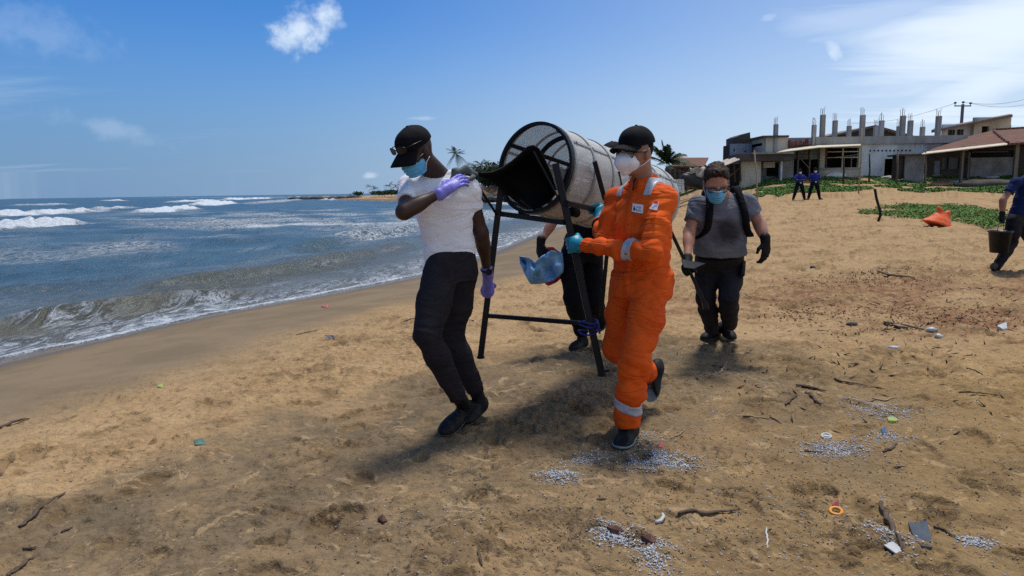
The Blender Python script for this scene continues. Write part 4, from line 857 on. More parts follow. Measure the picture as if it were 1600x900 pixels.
# ---- the man on the far side of the drum
def man_far():
    me = thing('person', 'man in black clothes half hidden behind the drum holding a limp blue bag', 'person', gp(910, 530))
    H = Head(at(957, 250, 5.95), (-.75, -.62, -.15), 1.08)
    neck, pel = at(945, 285, 6.0), at(908, 392, 6.0); sh = [at(905, 300, 6.0), at(978, 306, 6.0)]; el = [at(866, 342, 5.95), at(985, 360, 5.8)]; wr = [at(845, 380, 5.86), at(975, 360, 5.65)]
    hip = [at(894, 398, 5.95), at(925, 400, 6.05)]; kn = [at(895, 465, 5.80), at(925, 468, 5.92)]; an = [at(908, 515, 5.98), at(940, 500, 6.25)]
    front = nrm([-.6, -.8, 0]); up = nrm(neck-pel); side = nrm(sh[1]-sh[0])
    body(me, MATS['skin_red'], H, neck, pel, sh, el, wr, hip, kn, an, front, 1.0, .009)
    tee(me, MATS['black_cloth'], at(909, 385, 6.0), neck, sh, el, front, (.98, .8), .17, .165, .18, 1, .066, .009, .005, 41, .12)
    trousers(me, MATS['black_cloth'], at(909, 378, 6.0), up, side, front, hip, kn, an, .165, (.10, .080, .068), .009, .006, 43, .125)
    h0 = at(916, 527, 6.05); t0 = at(892, 533, 5.86)
    for v in (h0, t0): v[2] = gz(v[0], v[1])-.003
    shoe(me, an[0], h0, t0, Z, MATS['shoe_black'], MATS['sole_black'], .008, wid=.052); shoe(me, an[1], at(948, 498, 6.35), at(936, 520, 6.2), nrm(np.array([-.5, -.6, .4])), MATS['shoe_black'], MATS['sole_black'], .008, wid=.05)
    H.cap(me, MATS['cap_black'], h=.007); H.glasses(me, MATS['frame_dark'], MATS['clear_lens']); H.n95(me, MATS['mask_white'], MATS['strap_white'], .006)
    g = S(); hand_open(g, wr[0], nrm(np.array([-.1, -.1, -1])), nrm(np.array([.7, .6, 0])), nrm(np.array([-.5, -.6, 0])), .6, 1.1, cuff=.03); g.mesh('glove', .0045, MATS['glove_black'], me)
    g = S(); hand_open(g, wr[1], nrm(np.array([-.3, -.9, .1])), nrm(np.array([-.7, .3, 0])), nrm(np.array([0, 0, 1])), .7, 1.1, cuff=.03); g.mesh('glove', .0045, MATS['glove_black'], me)
    return me
# ---- the two guards by the grass
def guards():
    for k, (pxx, py, lab, arms) in enumerate(((1248, 312.5, 'guard in blue shirt with arms folded, standing by the grass', 0), (1271.5, 313, 'guard in blue shirt and dark cap with hands behind his back', 1))):
        f0 = at(pxx, py, 38.0); f0[2] = gz(f0[0], f0[1]); me = thing('person', lab, 'person', f0, 'guards standing on the sand'); g = f0
        hx = .95 if k else .93; P = lambda x, y, z: g+np.array([x, y, z*hx])
        H = Head(P(0, -.03, 1.66), (0.05, -1, -.1), 1.05); neck, pel = P(0, 0, 1.47), P(0, 0, .95); sh = [P(-.19, 0, 1.40), P(.19, 0, 1.40)]
        el = [P(-.30, -.10 if not arms else .06, 1.16), P(.30, -.10 if not arms else .06, 1.16)]; wr = [P(.10, -.24, 1.16), P(-.10, -.26, 1.13)] if not arms else [P(-.12, .16, .95), P(.12, .16, .95)]
        hip = [P(-.10, 0, .92), P(.10, 0, .92)]; kn = [P(-.21, -.03, .50), P(.21, -.03, .50)]; an = [P(-.30, 0, .09), P(.31, 0, .09)]; fr = np.array([0, -1.0, 0])
        body(me, MATS['skin_dark'], H, neck, pel, sh, el, wr, hip, kn, an, fr, 1.0, .02, [lambda b: [b.ell(w, np.eye(3), [.045, .045, .05], .02) for w in wr]])
        tee(me, MATS['blue_uniform'], P(0, 0, .93), neck, sh, el, fr, (.85, .85), .19, .18, .20, 1.05, .075, .02, .004, 51+k, .13, name='shirt')
        trousers(me, MATS['dark_uniform'], P(0, 0, 1.0), Z, np.array([1.0, 0, 0]), fr, hip, kn, an, .19, (.11, .088, .07), .02, .004, 53, .14)
        for i, sg in ((0, -1), (1, 1)): shoe(me, an[i]+[0, 0, .03], an[i]+[0, .06, -.085*1], an[i]+[sg*.08, -.2, -.085], Z, MATS['shoe_black'], MATS['sole_black'], .016, wid=.06)
        H.cap(me, MATS['dark_uniform'], h=.014, long=.06); H.surgical(me, MATS['mask_white'], MATS['strap_white'], .012)
        b = MB(); b.tube([P(.185*math.cos(t), .135*math.sin(t), 1.0) for t in np.linspace(0, 6.28, 20, False)], .022, 6, True); b.build('belt', MATS['black_cloth'], me, True)
        b = MB(); b.box(P(-.04, -.175, .965), P(.04, -.150, 1.035)); b.build('buckle', MATS['reflective_tape'], me)
# ---- the man with the bucket at the edge of the picture
def man_bucket():
    Y = 10.0; me = thing('person', 'man in navy T-shirt and dark jeans walking away at the edge with a bucket', 'person', gp(1556, 424))
    H = Head(at(1628, 250, Y-.1), (.6, .75, -.15), 1.05); neck, pel = at(1618, 270, Y), at(1592, 340, Y)
    sh = [at(1640, 283, Y+.15), at(1586, 286, Y-.10)]; el = [at(1655, 312, Y+.2), at(1567, 313, Y-.12)]; wr = [at(1648, 335, Y+.1), at(1566, 336, Y-.12)]
    hip = [at(1602, 345, Y+.1), at(1585, 345, Y-.05)]; kn = [at(1614, 385, Y+.25), at(1580, 380, Y)]; an = [at(1630, 420, Y+.3), at(1558, 416, Y-.05)]; front = nrm([.75, .65, 0]); up = nrm(neck-pel); side = nrm(sh[1]-sh[0])
    body(me, MATS['skin_tan'], H, neck, pel, sh, el, wr, hip, kn, an, front, 1.0, .010)
    tee(me, MATS['navy_tee'], at(1594, 338, Y), neck, sh, el, front, (.5, .55), .18, .175, .19, 1, .07, .010, .006, 61, .125)
    trousers(me, MATS['grey_trousers'], at(1594, 332, Y), up, side, front, hip, kn, an, .17, (.105, .08, .062), .010, .006, 63, .13)
    h1 = at(1550, 422, Y-.10); t1 = h1+np.array([.19, .16, 0]); t1[2] = gz(t1[0], t1[1])-.01; h1[2] = gz(h1[0], h1[1])+.015; shoe(me, an[1], h1, t1, Z, MATS['shoe_brown'], MATS['sole_black'], .009, wid=.052)
    h2 = at(1628, 424, Y+.3); h2[2] = gz(h2[0], h2[1]); shoe(me, an[0], h2, h2+np.array([.19, .16, 0]), Z, MATS['shoe_brown'], MATS['sole_black'], .012, wid=.052)
    hb = S(); hb.ell(H.p(0, -.015, .04), H.A, H.r(.084, .104, .096), .02); hb.cuts = [(H.p(0, .07, .05), H.f*.8-H.u*.6), (H.p(0, 0, -.04), -H.u)]; hb.mesh('hair', .010, MATS['hair_brown'], me)
    g = S(); hp = wr[1]+np.array([-.005, 0, -.085]); hand_grip(g, wr[1], hp, nrm([.75, .65, 0]), .012, (0, 0, 1.0), 1, 1.1, cuff=.03, arm=wr[1]-el[1]); g.mesh('glove', .006, MATS['glove_black'], me)
    g = S(); hand_open(g, wr[0], nrm([.1, 0, -1]), nrm([-.6, .5, 0]), nrm([.5, .6, 0]), .5, 1.1); g.mesh('glove', .007, MATS['glove_black'], me)
    bk = thing('bucket', 'black plastic bucket hanging from the hand of the man in navy', 'bucket', hp-[0, 0, .47]); top = hp-[0.0, 0, .14]
    mb = MB(); n = 28; V = []; prof = ((.118, -.31), (.150, 0), (.158, 0), (.158, -.025), (.144, 0-.02), (.112, -.30))
    prof = ((.001, -.31), (.112, -.31), (.146, -.02), (.158, -.02), (.158, .004), (.140, .004), (.106, -.30), (.001, -.30)); V = [top+[r_*math.cos(2*math.pi*i/n), r_*math.sin(2*math.pi*i/n), z] for r_, z in prof for i in range(n)]
    mb.add(V, [(j*n+i, j*n+(i+1) % n, (j+1)*n+(i+1) % n, (j+1)*n+i) for j in range(len(prof)-1) for i in range(n)]); mb.build('pail', MATS['black_plastic'], bk, True)
    e = nrm([.75, .65, 0]); hm = MB(); hm.tube([top+e*.152*math.cos(t)+Z*(.148*math.sin(t)-.005) for t in np.linspace(0, math.pi, 16)], .005, 6); hm.build('handle', MATS['black_plastic'], bk, True)
mat('black_plastic', (.012, .012, .014), (.02, .02, .022), 12, .4, .0005, 60)
man_white(); man_orange(); man_grey(); man_far(); guards(); man_bucket()
# ------------------------------------------------------------------ the drum sieve they carry
mat('black_steel', (.005, .005, .006), (.010, .0095, .0095), 14, .5, .0006, 90, spec=.25)
mat('zinc_strip', (.36, .365, .36), (.26, .26, .255), 20, .5, .0005, 90, metal=.4)
mat('black_rubber', (.003, .003, .0035), (.005, .005, .0055), 9, .7, .001, 80, spec=.12)
mat('blue_strap', (.012, .025, .22), (.01, .02, .16), 20, .5)
mat('bag_blue', (.22, .44, .68), (.12, .29, .52), 9, .6, .002, 60)
mat('bag_red', (.45, .03, .035), (.36, .02, .03), 9, .6, .002, 60)
mat('grey_pad', (.13, .14, .15), (.09, .10, .10), 12, .8, .002, 80)
mat('plate_grey', (.085, .09, .09), (.06, .065, .065), 12, .7)
def perforated():
    m = bpy.data.materials.new('perforated_sheet'); nt, b, out = nodes_of(m); N, K = nt.nodes, nt.links
    def att(n): a = N.new('ShaderNodeAttribute'); a.attribute_name = n; return a.outputs['Fac']
    def mth(op, a, c):
        n = N.new('ShaderNodeMath'); n.operation = op
        for i, v in ((0, a), (1, c)):
            if isinstance(v, (float, int)): n.inputs[i].default_value = v
            else: K.new(v, n.inputs[i])
        return n.outputs[0]
    k = 2*math.pi/.0125
    s = mth('MULTIPLY', mth('SINE', mth('MULTIPLY', att('along'), k), 0), mth('SINE', mth('MULTIPLY', att('round'), k), 0))
    hole = mth('GREATER_THAN', mth('ABSOLUTE', s, 0), .68)
    b.inputs['Base Color'].default_value = (.125, .115, .10, 1); b.inputs['Metallic'].default_value = .2; b.inputs['Roughness'].default_value = .62
    tc = N.new('ShaderNodeTexCoord'); nz = N.new('ShaderNodeTexNoise'); nz.inputs['Scale'].default_value = 5; nz.inputs['Detail'].default_value = 6; K.new(tc.outputs['Object'], nz.inputs[0]); mx = N.new('ShaderNodeMix'); mx.data_type = 'RGBA'; K.new(nz.outputs[0], mx.inputs[0]); mx.inputs[6].default_value = (.48, .465, .44, 1); mx.inputs[7].default_value = (.60, .585, .56, 1); K.new(mx.outputs[2], b.inputs['Base Color'])
    tr = N.new('ShaderNodeBsdfTransparent'); ms = N.new('ShaderNodeMixShader'); K.new(hole, ms.inputs[0]); K.new(b.outputs[0], ms.inputs[1]); K.new(tr.outputs[0], ms.inputs[2]); K.new(ms.outputs[0], out.inputs[0]); return m
def on_drum(t, th, r): return D0+DAX*t+(DSIDE*math.cos(th)+DUP*math.sin(th))*r
def hoop(mb, t, r0, r1, w, n=64):
    V = [on_drum(t+a, 2*math.pi*i/n, r) for i in range(n) for r, a in ((r0, -w/2), (r1, -w/2), (r1, w/2), (r0, w/2))]
    mb.add(V, [(i*4+k, i*4+(k+1) % 4, ((i+1) % n)*4+(k+1) % 4, ((i+1) % n)*4+k) for i in range(n) for k in range(4)])
def drum_sieve():
    t = thing('drum_sieve', 'long perforated steel drum sieve on a black frame carried by the men', 'sieve', at(850, 590, 4.5))
    n, mm = 96, 40; TH = np.linspace(0, 2*math.pi, n+1); TT = np.linspace(0, DL, mm)
    V = np.array([on_drum(a, th, DR) for a in TT for th in TH]); o = mesh_np('drum_shell', V, quads(mm, n+1), perforated(), t)
    fattr(o, 'along', np.repeat(TT, n+1)); fattr(o, 'round', np.tile(TH*DR, mm))
    mb = MB(); hoop(mb, .010, DR-.014, DR+.005, .028); mb.build('rim', MATS['black_steel'], t, True).data.shade_flat()
    for k, a in enumerate((.045, .27, .50, .73, .96, 1.19, 1.42)):
        mb = MB(); hoop(mb, a, DR+.001, DR+.007, .022); mb.build('hoop', MATS['zinc_strip'], t)
    for k, a in enumerate((.34, .74, DL-.02)):
        mb = MB(); hoop(mb, a, DR-.030, DR-.004, .020); mb.build('inner_ring', MATS['black_steel'], t)
    for k in range(4):
        th = k*math.pi/2+.95; mb = MB(); mb.bar(on_drum(.0, th, DR-.014), on_drum(DL, th, DR-.014), .028, .012, hint=DSIDE*math.cos(th)+DUP*math.sin(th)); mb.build('inner_bar', MATS['black_steel'], t)
    for k in range(3):
        th = .62+k*2.094; mb = MB(); a = on_drum(.03, th, DR+.004); b = on_drum(DL, th, DR+.004); mb.bar(a, b, .02, .005, hint=DSIDE*math.cos(th)+DUP*math.sin(th)); mb.build('seam', MATS['zinc_strip'], t)
        for j in range(8):
            p = on_drum(.1+j*.19, th, DR+.006); nn = DSIDE*math.cos(th)+DUP*math.sin(th); rv = MB(); rv.add(*disc(p, nn, DAX, .008, .006, 8)); rv.build('rivet', MATS['zinc_strip'], t)
    def bar(name, a, b, w, h=None, m='black_steel', hint=(0, 1, 0)): x = MB(); x.bar(a, b, w, h, hint); return x.build(name, MATS[m], t)
    rg, lf = bar('leg', LEG_R0, LEG_R1, .040), bar('leg', LEG_L0, LEG_L1, .040)
    for e in (LEG_R1, LEG_L1):
        x = MB(); d = nrm(LEG_R1-LEG_R0); x.add(*disc(e-np.array([0, 0, .012]), (0, 0, 1), (1, 0, 0), .026, .012, 8)); x.build('foot_plate', MATS['black_steel'], t)
    x = MB(); x.bar(LEG_R1+[-.005, 0, .01], LEG_R1+[.045, -.01, .022], .012); x.build('foot_tab', MATS['black_steel'], t)
    q = lambda A, B, y, ya, yb: A+(B-A)*((y-ya)/(yb-ya))
    bar('crossbar', q(LEG_L0, LEG_L1, 333, 284, 557)+[.02, 0, 0], q(LEG_R0, LEG_R1, 347, 256, 584)-[.02, 0, 0], .032); bar('crossbar', q(LEG_L0, LEG_L1, 492, 284, 557)+[.02, 0, 0], q(LEG_R0, LEG_R1, 505, 256, 584)-[.02, 0, 0], .026)
    bar('rail', RAIL0, RAIL1, .034)
    OFF = LEG_L0-LEG_R0+(DSIDE*.0); l0 = at(786, 300, 4.50); bar('rail', l0, l0+(RAIL1-RAIL0), .034)
    bar('crossbar', RAIL1-(RAIL1-RAIL0)*.03, l0+(RAIL1-RAIL0)*.97, .030)
    bar('rear_leg', RAIL1-(RAIL1-RAIL0)*.02, at(1102, 476, 5.30), .024); bar('rear_leg', l0+(RAIL1-RAIL0)*.98, l0+(RAIL1-RAIL0)*.98+[-.06, .1, -.85], .030)
    e = at(1102, 476, 5.30); bar('leg_clamp', e-[.004, 0, -.02], e+[.006, 0, -.035], .042)
    # side braces standing off the drum, with their rollers
    for (a, b) in ((at(929, 252, 4.40), at(945, 312, 4.46)), (at(965, 268, 4.72), at(975, 322, 4.76))): bar('brace', a, b, .028)
    for th0, s0 in ((-.9, .2), (-2.24, .2), (-.9, 1.25), (-2.24, 1.25)):
        p = on_drum(s0, th0, DR+.038); x = MB(); x.tube([p-DAX*.03, p+DAX*.03], .030, 14); x.build('roller', MATS['black_rubber'], t)
    bar('strut', at(742, 283, 4.16), q(LEG_L0, LEG_L1, 336, 284, 557), .016)
    # rubber feed chute hanging from the mouth of the drum
    T = [(740, 268, 4.14), (752, 271, 4.16), (768, 270, 4.22), (785, 263, 4.26), (800, 253, 4.28), (814, 241, 4.28), (825, 230, 4.27), (833, 228, 4.27), (841, 233, 4.28), (850, 249, 4.30), (860, 272, 4.33), (868, 297, 4.36)]
    B = [(740, 272, 4.14), (751, 277, 4.17), (765, 283, 4.25), (777, 291, 4.34), (789, 301, 4.42), (802, 312, 4.46), (814, 320, 4.48), (826, 327, 4.48), (838, 327, 4.47), (850, 321, 4.45), (861, 313, 4.42), (869, 303, 4.38)]
    P = []
    for a, b in zip(T, B):
        row = []
        for j in range(11):
            v = j/10; w = np.array(a)*(1-v)+np.array(b)*v; w[2] += .14*math.sin(math.pi*v)*min(1, (b[1]-a[1])/40); row.append(at(*w))
        P.append(row)
    mb = MB(); mb.grid(P, .010); ch = mb.build('feed_chute', MATS['black_rubber'], t, True); mb = MB(); mb.tube([r_[0] for r_ in P], .008, 8); mb.build('chute_hem', MATS['black_rubber'], ch, True)
    bar('chute_rod', at(834, 237, 4.24), at(877, 318, 4.10), .010); bar('chute_rod', at(812, 312, 4.40), at(830, 326, 4.40), .010)
    # wide strap and plate at the back end, above the rear leg
    x = MB(); x.grid([[at(1064, 405, 5.20), at(1068, 418, 5.18)], [at(1102, 412, 5.30), at(1083, 420, 5.22)]], .006); x.build('plate', MATS['plate_grey'], t)
    b = thing('blue_strap', 'coil of blue strap looped round the front frame leg above the sand', 'strap', q(LEG_R0, LEG_R1, 520, 256, 584))
    for k, (dy, r_) in enumerate(((0, .056), (.018, .054), (.06, .058))):
        c = q(LEG_R0, LEG_R1, 503, 256, 584)-[0, 0, dy]+[-.01, .01, 0]; mb = MB(); mb.tube([c+np.array([r_*math.cos(a), r_*math.sin(a), .008*math.sin(a*2+k)]) for a in np.linspace(0, 6.283, 28, False)], .0055, 6, True); mb.build('loop', MATS['blue_strap'], b, True)
    mb = MB(); c = q(LEG_R0, LEG_R1, 503, 256, 584); mb.bar(c+[.045, -.03, 0], c+[.052, -.03, -.065], .012, .004); mb.build('tail', MATS['blue_strap'], b)
    # folded pad on the shoulder of the man in white
    s = S(); s.chain([at(703, 285, 4.06), at(712, 269, 4.08), at(728, 264, 4.12), at(744, 272, 4.14)], [.012, .02, .02, .014], .03); s.chain([at(704, 291, 4.02), at(722, 285, 4.03), at(740, 277, 4.10)], [.014, .016, .012], .03); s.disp = creases(.004, (1, 0, .2), .03, .08, 77)
    tag(s.mesh('shoulder_pad', .005, MATS['grey_pad'], None), 'grey folded cloth pad under the violet glove on the shoulder', 'pad')
drum_sieve()
def held_cloth():
    def sheet(T, B, wob, seed):
        P = []
        for k in np.linspace(0, len(T)-1, 30):
            i = min(int(k), len(T)-2); f = k-i; f = f*f*(3-2*f)*.4+f*.6; a = np.array(T[i])*(1-f)+np.array(T[i+1])*f; b = np.array(B[i])*(1-f)+np.array(B[i+1])*f; row = []
            for v in np.linspace(0, 1, 16):
                w = a*(1-v)+b*v; w[2] += wob*math.sin(k*2.1+v*2+seed)*(.4+v)+wob*.6*math.sin(k*4.3-v*3)+.05*float(vn(np.array([[k*1.7+seed, v*5., .3]]))[0]); row.append(at(*w))
            P.append(row)
        return P
    Y = 5.80
    mb = MB(); mb.grid(sheet([(811, 400, Y), (826, 402, Y-.04), (836, 410, Y-.05), (846, 400, Y-.06), (862, 391, Y-.02), (879, 395, Y+.06)], [(813, 412, Y), (820, 428, Y), (829, 444, Y-.05), (848, 443, Y-.04), (866, 438, Y), (881, 424, Y+.05)], .035, 0), .004)
    tag(mb.build('cloth', MATS['bag_blue'], None, True), 'limp light blue bag held in the black glove behind the frame', 'bag')
    mb = MB(); mb.grid(sheet([(846, 392, Y+.08), (856, 386, Y+.08), (864, 386, Y+.1), (872, 392, Y+.1), (880, 398, Y+.14)], [(838, 430, Y+.08), (849, 441, Y+.06), (857, 447, Y+.06), (870, 441, Y+.1), (882, 430, Y+.14)], .02, 2), .004)
    tag(mb.build('red_bag', MATS['bag_red'], None, True), 'red plastic bag edge showing behind the light blue bag', 'bag')
held_cloth()
# ------------------------------------------------------------------ plants
mat('leaf_green', (.085, .17, .040), (.15, .24, .070), 3, .75, spec=.08)
mat('leaf_dark', (.015, .036, .012), (.030, .060, .020), .6, .6, spec=.15)
mat('palm_leaf', (.018, .040, .013), (.034, .058, .020), 1.2, .6, spec=.15)
mat('palm_trunk', (.14, .115, .09), (.09, .075, .06), 3, .85, .01, 12)
mat('bark', (.10, .08, .06), (.07, .055, .04), 4, .9)
def leaves(c, n, size, rg, up=.5, flat=1.0):
    """n small leaf-shaped faces at points c (N,3)"""
    N_ = len(c); d = rg.normal(size=(N_, 3)); d[:, 2] = np.abs(d[:, 2])*up+.1+.8*(up != 1.0); d /= np.linalg.norm(d, axis=1, keepdims=True); a = np.cross(d, rg.normal(size=(N_, 3))); a /= np.linalg.norm(a, axis=1, keepdims=True); b = np.cross(d, a)
    s = size*rg.uniform(.6, 1.3, (N_, 1)); V = np.stack([c-a*s, c+b*s*.6-d*s*.1, c+a*s, c-b*s*.6-d*s*.1], 1).reshape(-1, 3); return V, np.arange(N_*4).reshape(-1, 4)
def inpoly(x, y, P):
    ins = np.zeros(x.shape, bool)
    for i in range(len(P)):
        a, b = P[i], P[(i+1) % len(P)]; ins ^= ((a[1] > y) != (b[1] > y)) & (x < (b[0]-a[0])*(y-a[1])/(b[1]-a[1]+1e-12)+a[0])
    return ins
def creeper(name, poly, n, size, h, label, seed, gap=.0):
    rg = np.random.default_rng(seed); P = np.array(poly); lo, hi = P.min(0), P.max(0); x = rg.uniform(lo[0], hi[0], n*4); y = rg.uniform(lo[1], hi[1], n*4)
    wob = .35*vn2(x, y, .8, seed)*2; k = inpoly(x+wob*.6, y+wob, P) & (vn2(x, y, .7, seed+.4)+.6*vn2(x, y, 2.2, seed+.8) > gap-.75); x, y = x[k][:n], y[k][:n]
    hh = h*(.35+.65*np.clip(.6+vn2(x, y, .9, seed+3), 0, 1.3)); z = ground(x, y)+rg.random(len(x))*hh
    V, F = leaves(np.stack([x, y, z], -1), len(x), size, rg, .8); o = mesh_np(name, V, F, MATS['leaf_green'], None, False); return tag(o, label, 'creeper', kind='stuff')
gpx = lambda *ps: [tuple(gp(*p)[:2]) for p in ps]
_front = gpx((1168, 308), (1215, 305), (1290, 300), (1380, 298), (1460, 298), (1540, 300), (1600, 303), (1680, 306))
creeper('beach_creeper', _front+[(44, 47.5), (30, 47.3), (18, 47.6), (15, 46)], 42000, .075, .10, 'low green creeper covering the rise below the buildings', 3, .45)
creeper('beach_creeper_patch', gpx((1338, 333), (1380, 337), (1435, 342), (1500, 349), (1545, 357), (1600, 352), (1590, 336), (1530, 326), (1480, 319), (1420, 321), (1370, 326)), 11000, .045, .13, 'low patch of dark green creeper round the orange sack on the sand', 4, .35)
def frond(L_, droop, az, el, nleaf, w, rg):
    """a palm leaf as (V, F): a rib with leaflets hanging off both sides"""
    d0 = np.array([math.cos(az)*math.cos(el), math.sin(az)*math.cos(el), math.sin(el)]); pts = []
    for i in range(9):
        t = i/8; pts.append(d0*L_*t-np.array([0, 0, droop*L_*t*t]))
    mb = MB(); mb.tube(pts, [L_*.010*(1.2-t/8) for t in range(9)], 4); side = nrm(np.cross(d0, [0, 0, 1]))
    for i in range(nleaf):
        t = .12+.86*i/(nleaf-1); k = t*8; j = min(int(k), 7); p = pts[j]*(1-k+j)+pts[j+1]*(k-j); tg = nrm(pts[j+1]-pts[j]); l = L_*.30*math.sin(math.pi*min(1, t*.85+.12))**.7
        for sg in (-1, 1):
            tip = p+(side*sg*.72+tg*.55-np.array([0, 0, .38+.2*rg.random()]))*l; ww = tg*w*L_; mb.add([p-ww*.5, p+ww*.5, tip], [(0, 1, 2)])
    return mb
def palm(base, H_, L_, n, label, seed, lean=(0, 0), group=None, single=False, upright=.35, nleaf=16):
    rg = np.random.default_rng(seed); base = np.asarray(base, float); t = thing('palm_tree', label, 'palm tree', base, group); top = base+[lean[0], lean[1], H_]
    mb = MB(); mb.tube([base+(top-base)*np.array([s**1.6, s**1.6, s]) for s in np.linspace(-.03, 1, 10)], [.028*H_**.6*(1.25-.5*s)*.9 for s in np.linspace(0, 1, 10)], 8); mb.build('trunk', MATS['palm_trunk'], t, True)
    full = MB()
    for i in range(n):
        az = i*2.39996+rg.normal(0, .2); el = upright+rg.uniform(-.75, .85)-.4*(i/n); f = frond(L_*rg.uniform(.8, 1.12), rg.uniform(.25, .6)*(1.2-el*.3), az, el, nleaf, .045, rg)
        V = [np.array(v)+top for v in f.v]
        if single: x = MB(); x.add(V, f.f); x.build('frond', MATS['palm_leaf'], t)
        else: full.add(V, f.f)
    if not single: full.build('crown', MATS['palm_leaf'], t)
    return t
def tree(base, H_, W_, label, seed, n=1800, leaf=.35, group=None, m='leaf_dark'):
    rg = np.random.default_rng(seed); base = np.asarray(base, float); t = thing('tree', label, 'tree', base, group)
    mb = MB(); mb.tube([base-[0, 0, .4], base+[0, 0, H_*.35], base+[.1, 0, H_*.6]], [H_*.035, H_*.025, H_*.015], 7)
    tips = []
    for i in range(9):
        a = rg.uniform(0, 6.28); tip = base+np.array([math.cos(a)*W_*rg.uniform(.15, .42), math.sin(a)*W_*rg.uniform(.15, .42), H_*rg.uniform(.55, .9)]); mb.tube([base+[0, 0, H_*.35], (base+[0, 0, H_*.45]+tip)/2, tip], [H_*.014, H_*.01, H_*.005], 5); tips.append(tip)
    mb.build('trunk', MATS['bark'], t, True); c = np.array(tips)[rg.integers(0, 9, n)]+rg.normal(0, 1, (n, 3))*[W_*.13, W_*.13, H_*.11]; V, F = leaves(c, n, leaf, rg, 1.0); mesh_np('crown', V, F, MATS[m], t, False); return t
def gat(px, Y):                 # ground point at a column of the picture and a distance
    p = at(px, 300, Y); p[2] = gz(p[0], p[1]); return p
def planting():
    b = gat(719, 124); palm(b, at(718, 240, 124)[2]-b[2], 2.3, 22, 'tall slender coconut palm rising alone above the far bank', 1, (-.6, 0), nleaf=12)
    for i, (px_, y0, Y, L_, lab) in enumerate(((744, 262, 128, 2.4, 'short palm at the left end of the palms on the far bank'), (752, 258, 126, 2.2, 'middle palm among the dense trees of the far bank'), (766, 262, 124, 2.3, 'palm seen just left of the drum rim on the far bank'), (786, 262, 120, 2.2, 'palm seen through the drum mesh on the far bank'))):
        b = gat(px_, Y); palm(b, at(px_, y0, Y)[2]-b[2], L_, 16, lab, 20+i, nleaf=10, upright=.5)
    for i, (px_, y0, Y, w) in enumerate(((738, 268, 132, 5), (757, 266, 134, 6), (772, 264, 130, 6), (785, 266, 127, 6), (800, 268, 124, 6), (825, 268, 120, 7), (850, 270, 116, 7), (880, 270, 112, 7))):
        b = gat(px_, Y); tree(b, (at(px_, y0, Y)[2]-b[2])*1.08, w, ('dark bushy tree nearest the tall slender palm on the far bank', 'dense dark tree directly above the chute lip on the far bank', 'rounded dark tree on the far bank left of the drum rim', 'dark tree on the far bank crossed by the left edge of the drum rim', 'dark tree on the far bank seen through the left of the drum mesh', 'dark tree on the far bank hidden behind the middle of the chute', 'dark tree on the far bank behind the right side of the drum mouth', 'dark tree on the far bank behind the right frame leg')[i], 40+i, 1500, .26, 'trees on the far bank')
    for i, (px_, y0, Y, L_, lab) in enumerate(((577, 291, 215, 1.5, 'thin wind-blown palm at the outer end of the headland'), (585, 295, 212, 1.9, 'small round palm next to the wind-blown one on the headland'), (608, 290, 200, 2.0, 'upright palm on the headland left of the man in white'), (618, 292, 196, 1.8, 'narrow palm beside the shoulder of the man in white'))):
        b = gat(px_, Y); palm(b, at(px_, y0, Y)[2]-b[2], L_, 14, lab, 60+i, nleaf=8, upright=.5)
    for i, (px_, y0, Y, w) in enumerate(((592, 299, 215, 5), (600, 298.5, 208, 6), (612, 298, 200, 6), (622, 297, 196, 7), (560, 300, 230, 4))):
        b = gat(px_, Y); tree(b, max(1.2, at(px_, y0, Y)[2]-b[2]), w, ('low scrub bush just right of the small round headland palm', 'wide low scrub bush between the two pairs of headland palms', 'scrub bush at the foot of the upright headland palm', 'scrub bush against the sleeve of the man in white', 'small scrub bush nearest the breakwater on the headland')[i], 80+i, 600, .25, 'scrub on the headland')
    b = gat(1041, 46); palm(b, at(1041, 256, 46)[2]-b[2], 1.95, 19, 'short bushy palm with upright fronds beside the shacks', 7, single=True, upright=1.05, nleaf=22)
    tree(gat(1062, 52), 1.4, 1.3, 'small light green bush in front of the tiled shack', 9, 900, .07, m='leaf_green')
    tree(gat(1022, 60), 2.2, 2.4, 'dark bush at the left of the short bushy palm', 10, 900, .12)
planting()
# ------------------------------------------------------------------ rocks of the breakwater and the far bank
mat('rock_dark', (.06, .055, .05), (.11, .10, .09), 1.5, .9, .05, 3)
mat('earth_red', (.26, .15, .085), (.18, .11, .07), .5, .95, .05, 2)
def rocks():
    rg = random.Random(4); t = thing('breakwater', 'long dark breakwater of piled rocks running out from the headland', 'breakwater', onz(510, 304, SEA))
    for i in range(46):
        f = i/45; px_ = 452+f*112; Y = 262-f*30; p = at(px_, 303, Y); p[2] = SEA+.15+rg.uniform(-.2, .35)*(.5+f); s = MB(); s.blob(p, rg.uniform(.8, 1.35), i, 1, .25, (1.5, 1, .75)); s.build('rock', MATS['rock_dark'], t)
    t = thing('rock_bank', 'dark rocks along the foot of the far bank by the bay', 'rocks', gat(765, 116))
    for i in range(24):
        px_ = 742+i*2.6; p = at(px_, 303, 117+rg.uniform(-2, 2)); p[2] = SEA+.5+rg.uniform(0, .7); s = MB(); s.blob(p, rg.uniform(.5, 1.0), i+90, 1, .25, (1.3, 1, .8)); s.build('rock', MATS['rock_dark'], t)
    mb = MB(); rgn = np.random.default_rng(2); P = [[at(px_, 303, 121)*[1, 1, 0]+[0, v*5, SEA+.2+v*2.6+.5*vn2(np.array([px_*.13]), np.array([v*3.]), 1, 2)[0]] for v in np.linspace(0, 1, 7)] for px_ in np.linspace(738, 900, 40)]; mb.grid(P); tag(mb.build('earth_bank', MATS['earth_red'], None, True), kind='structure')
rocks()
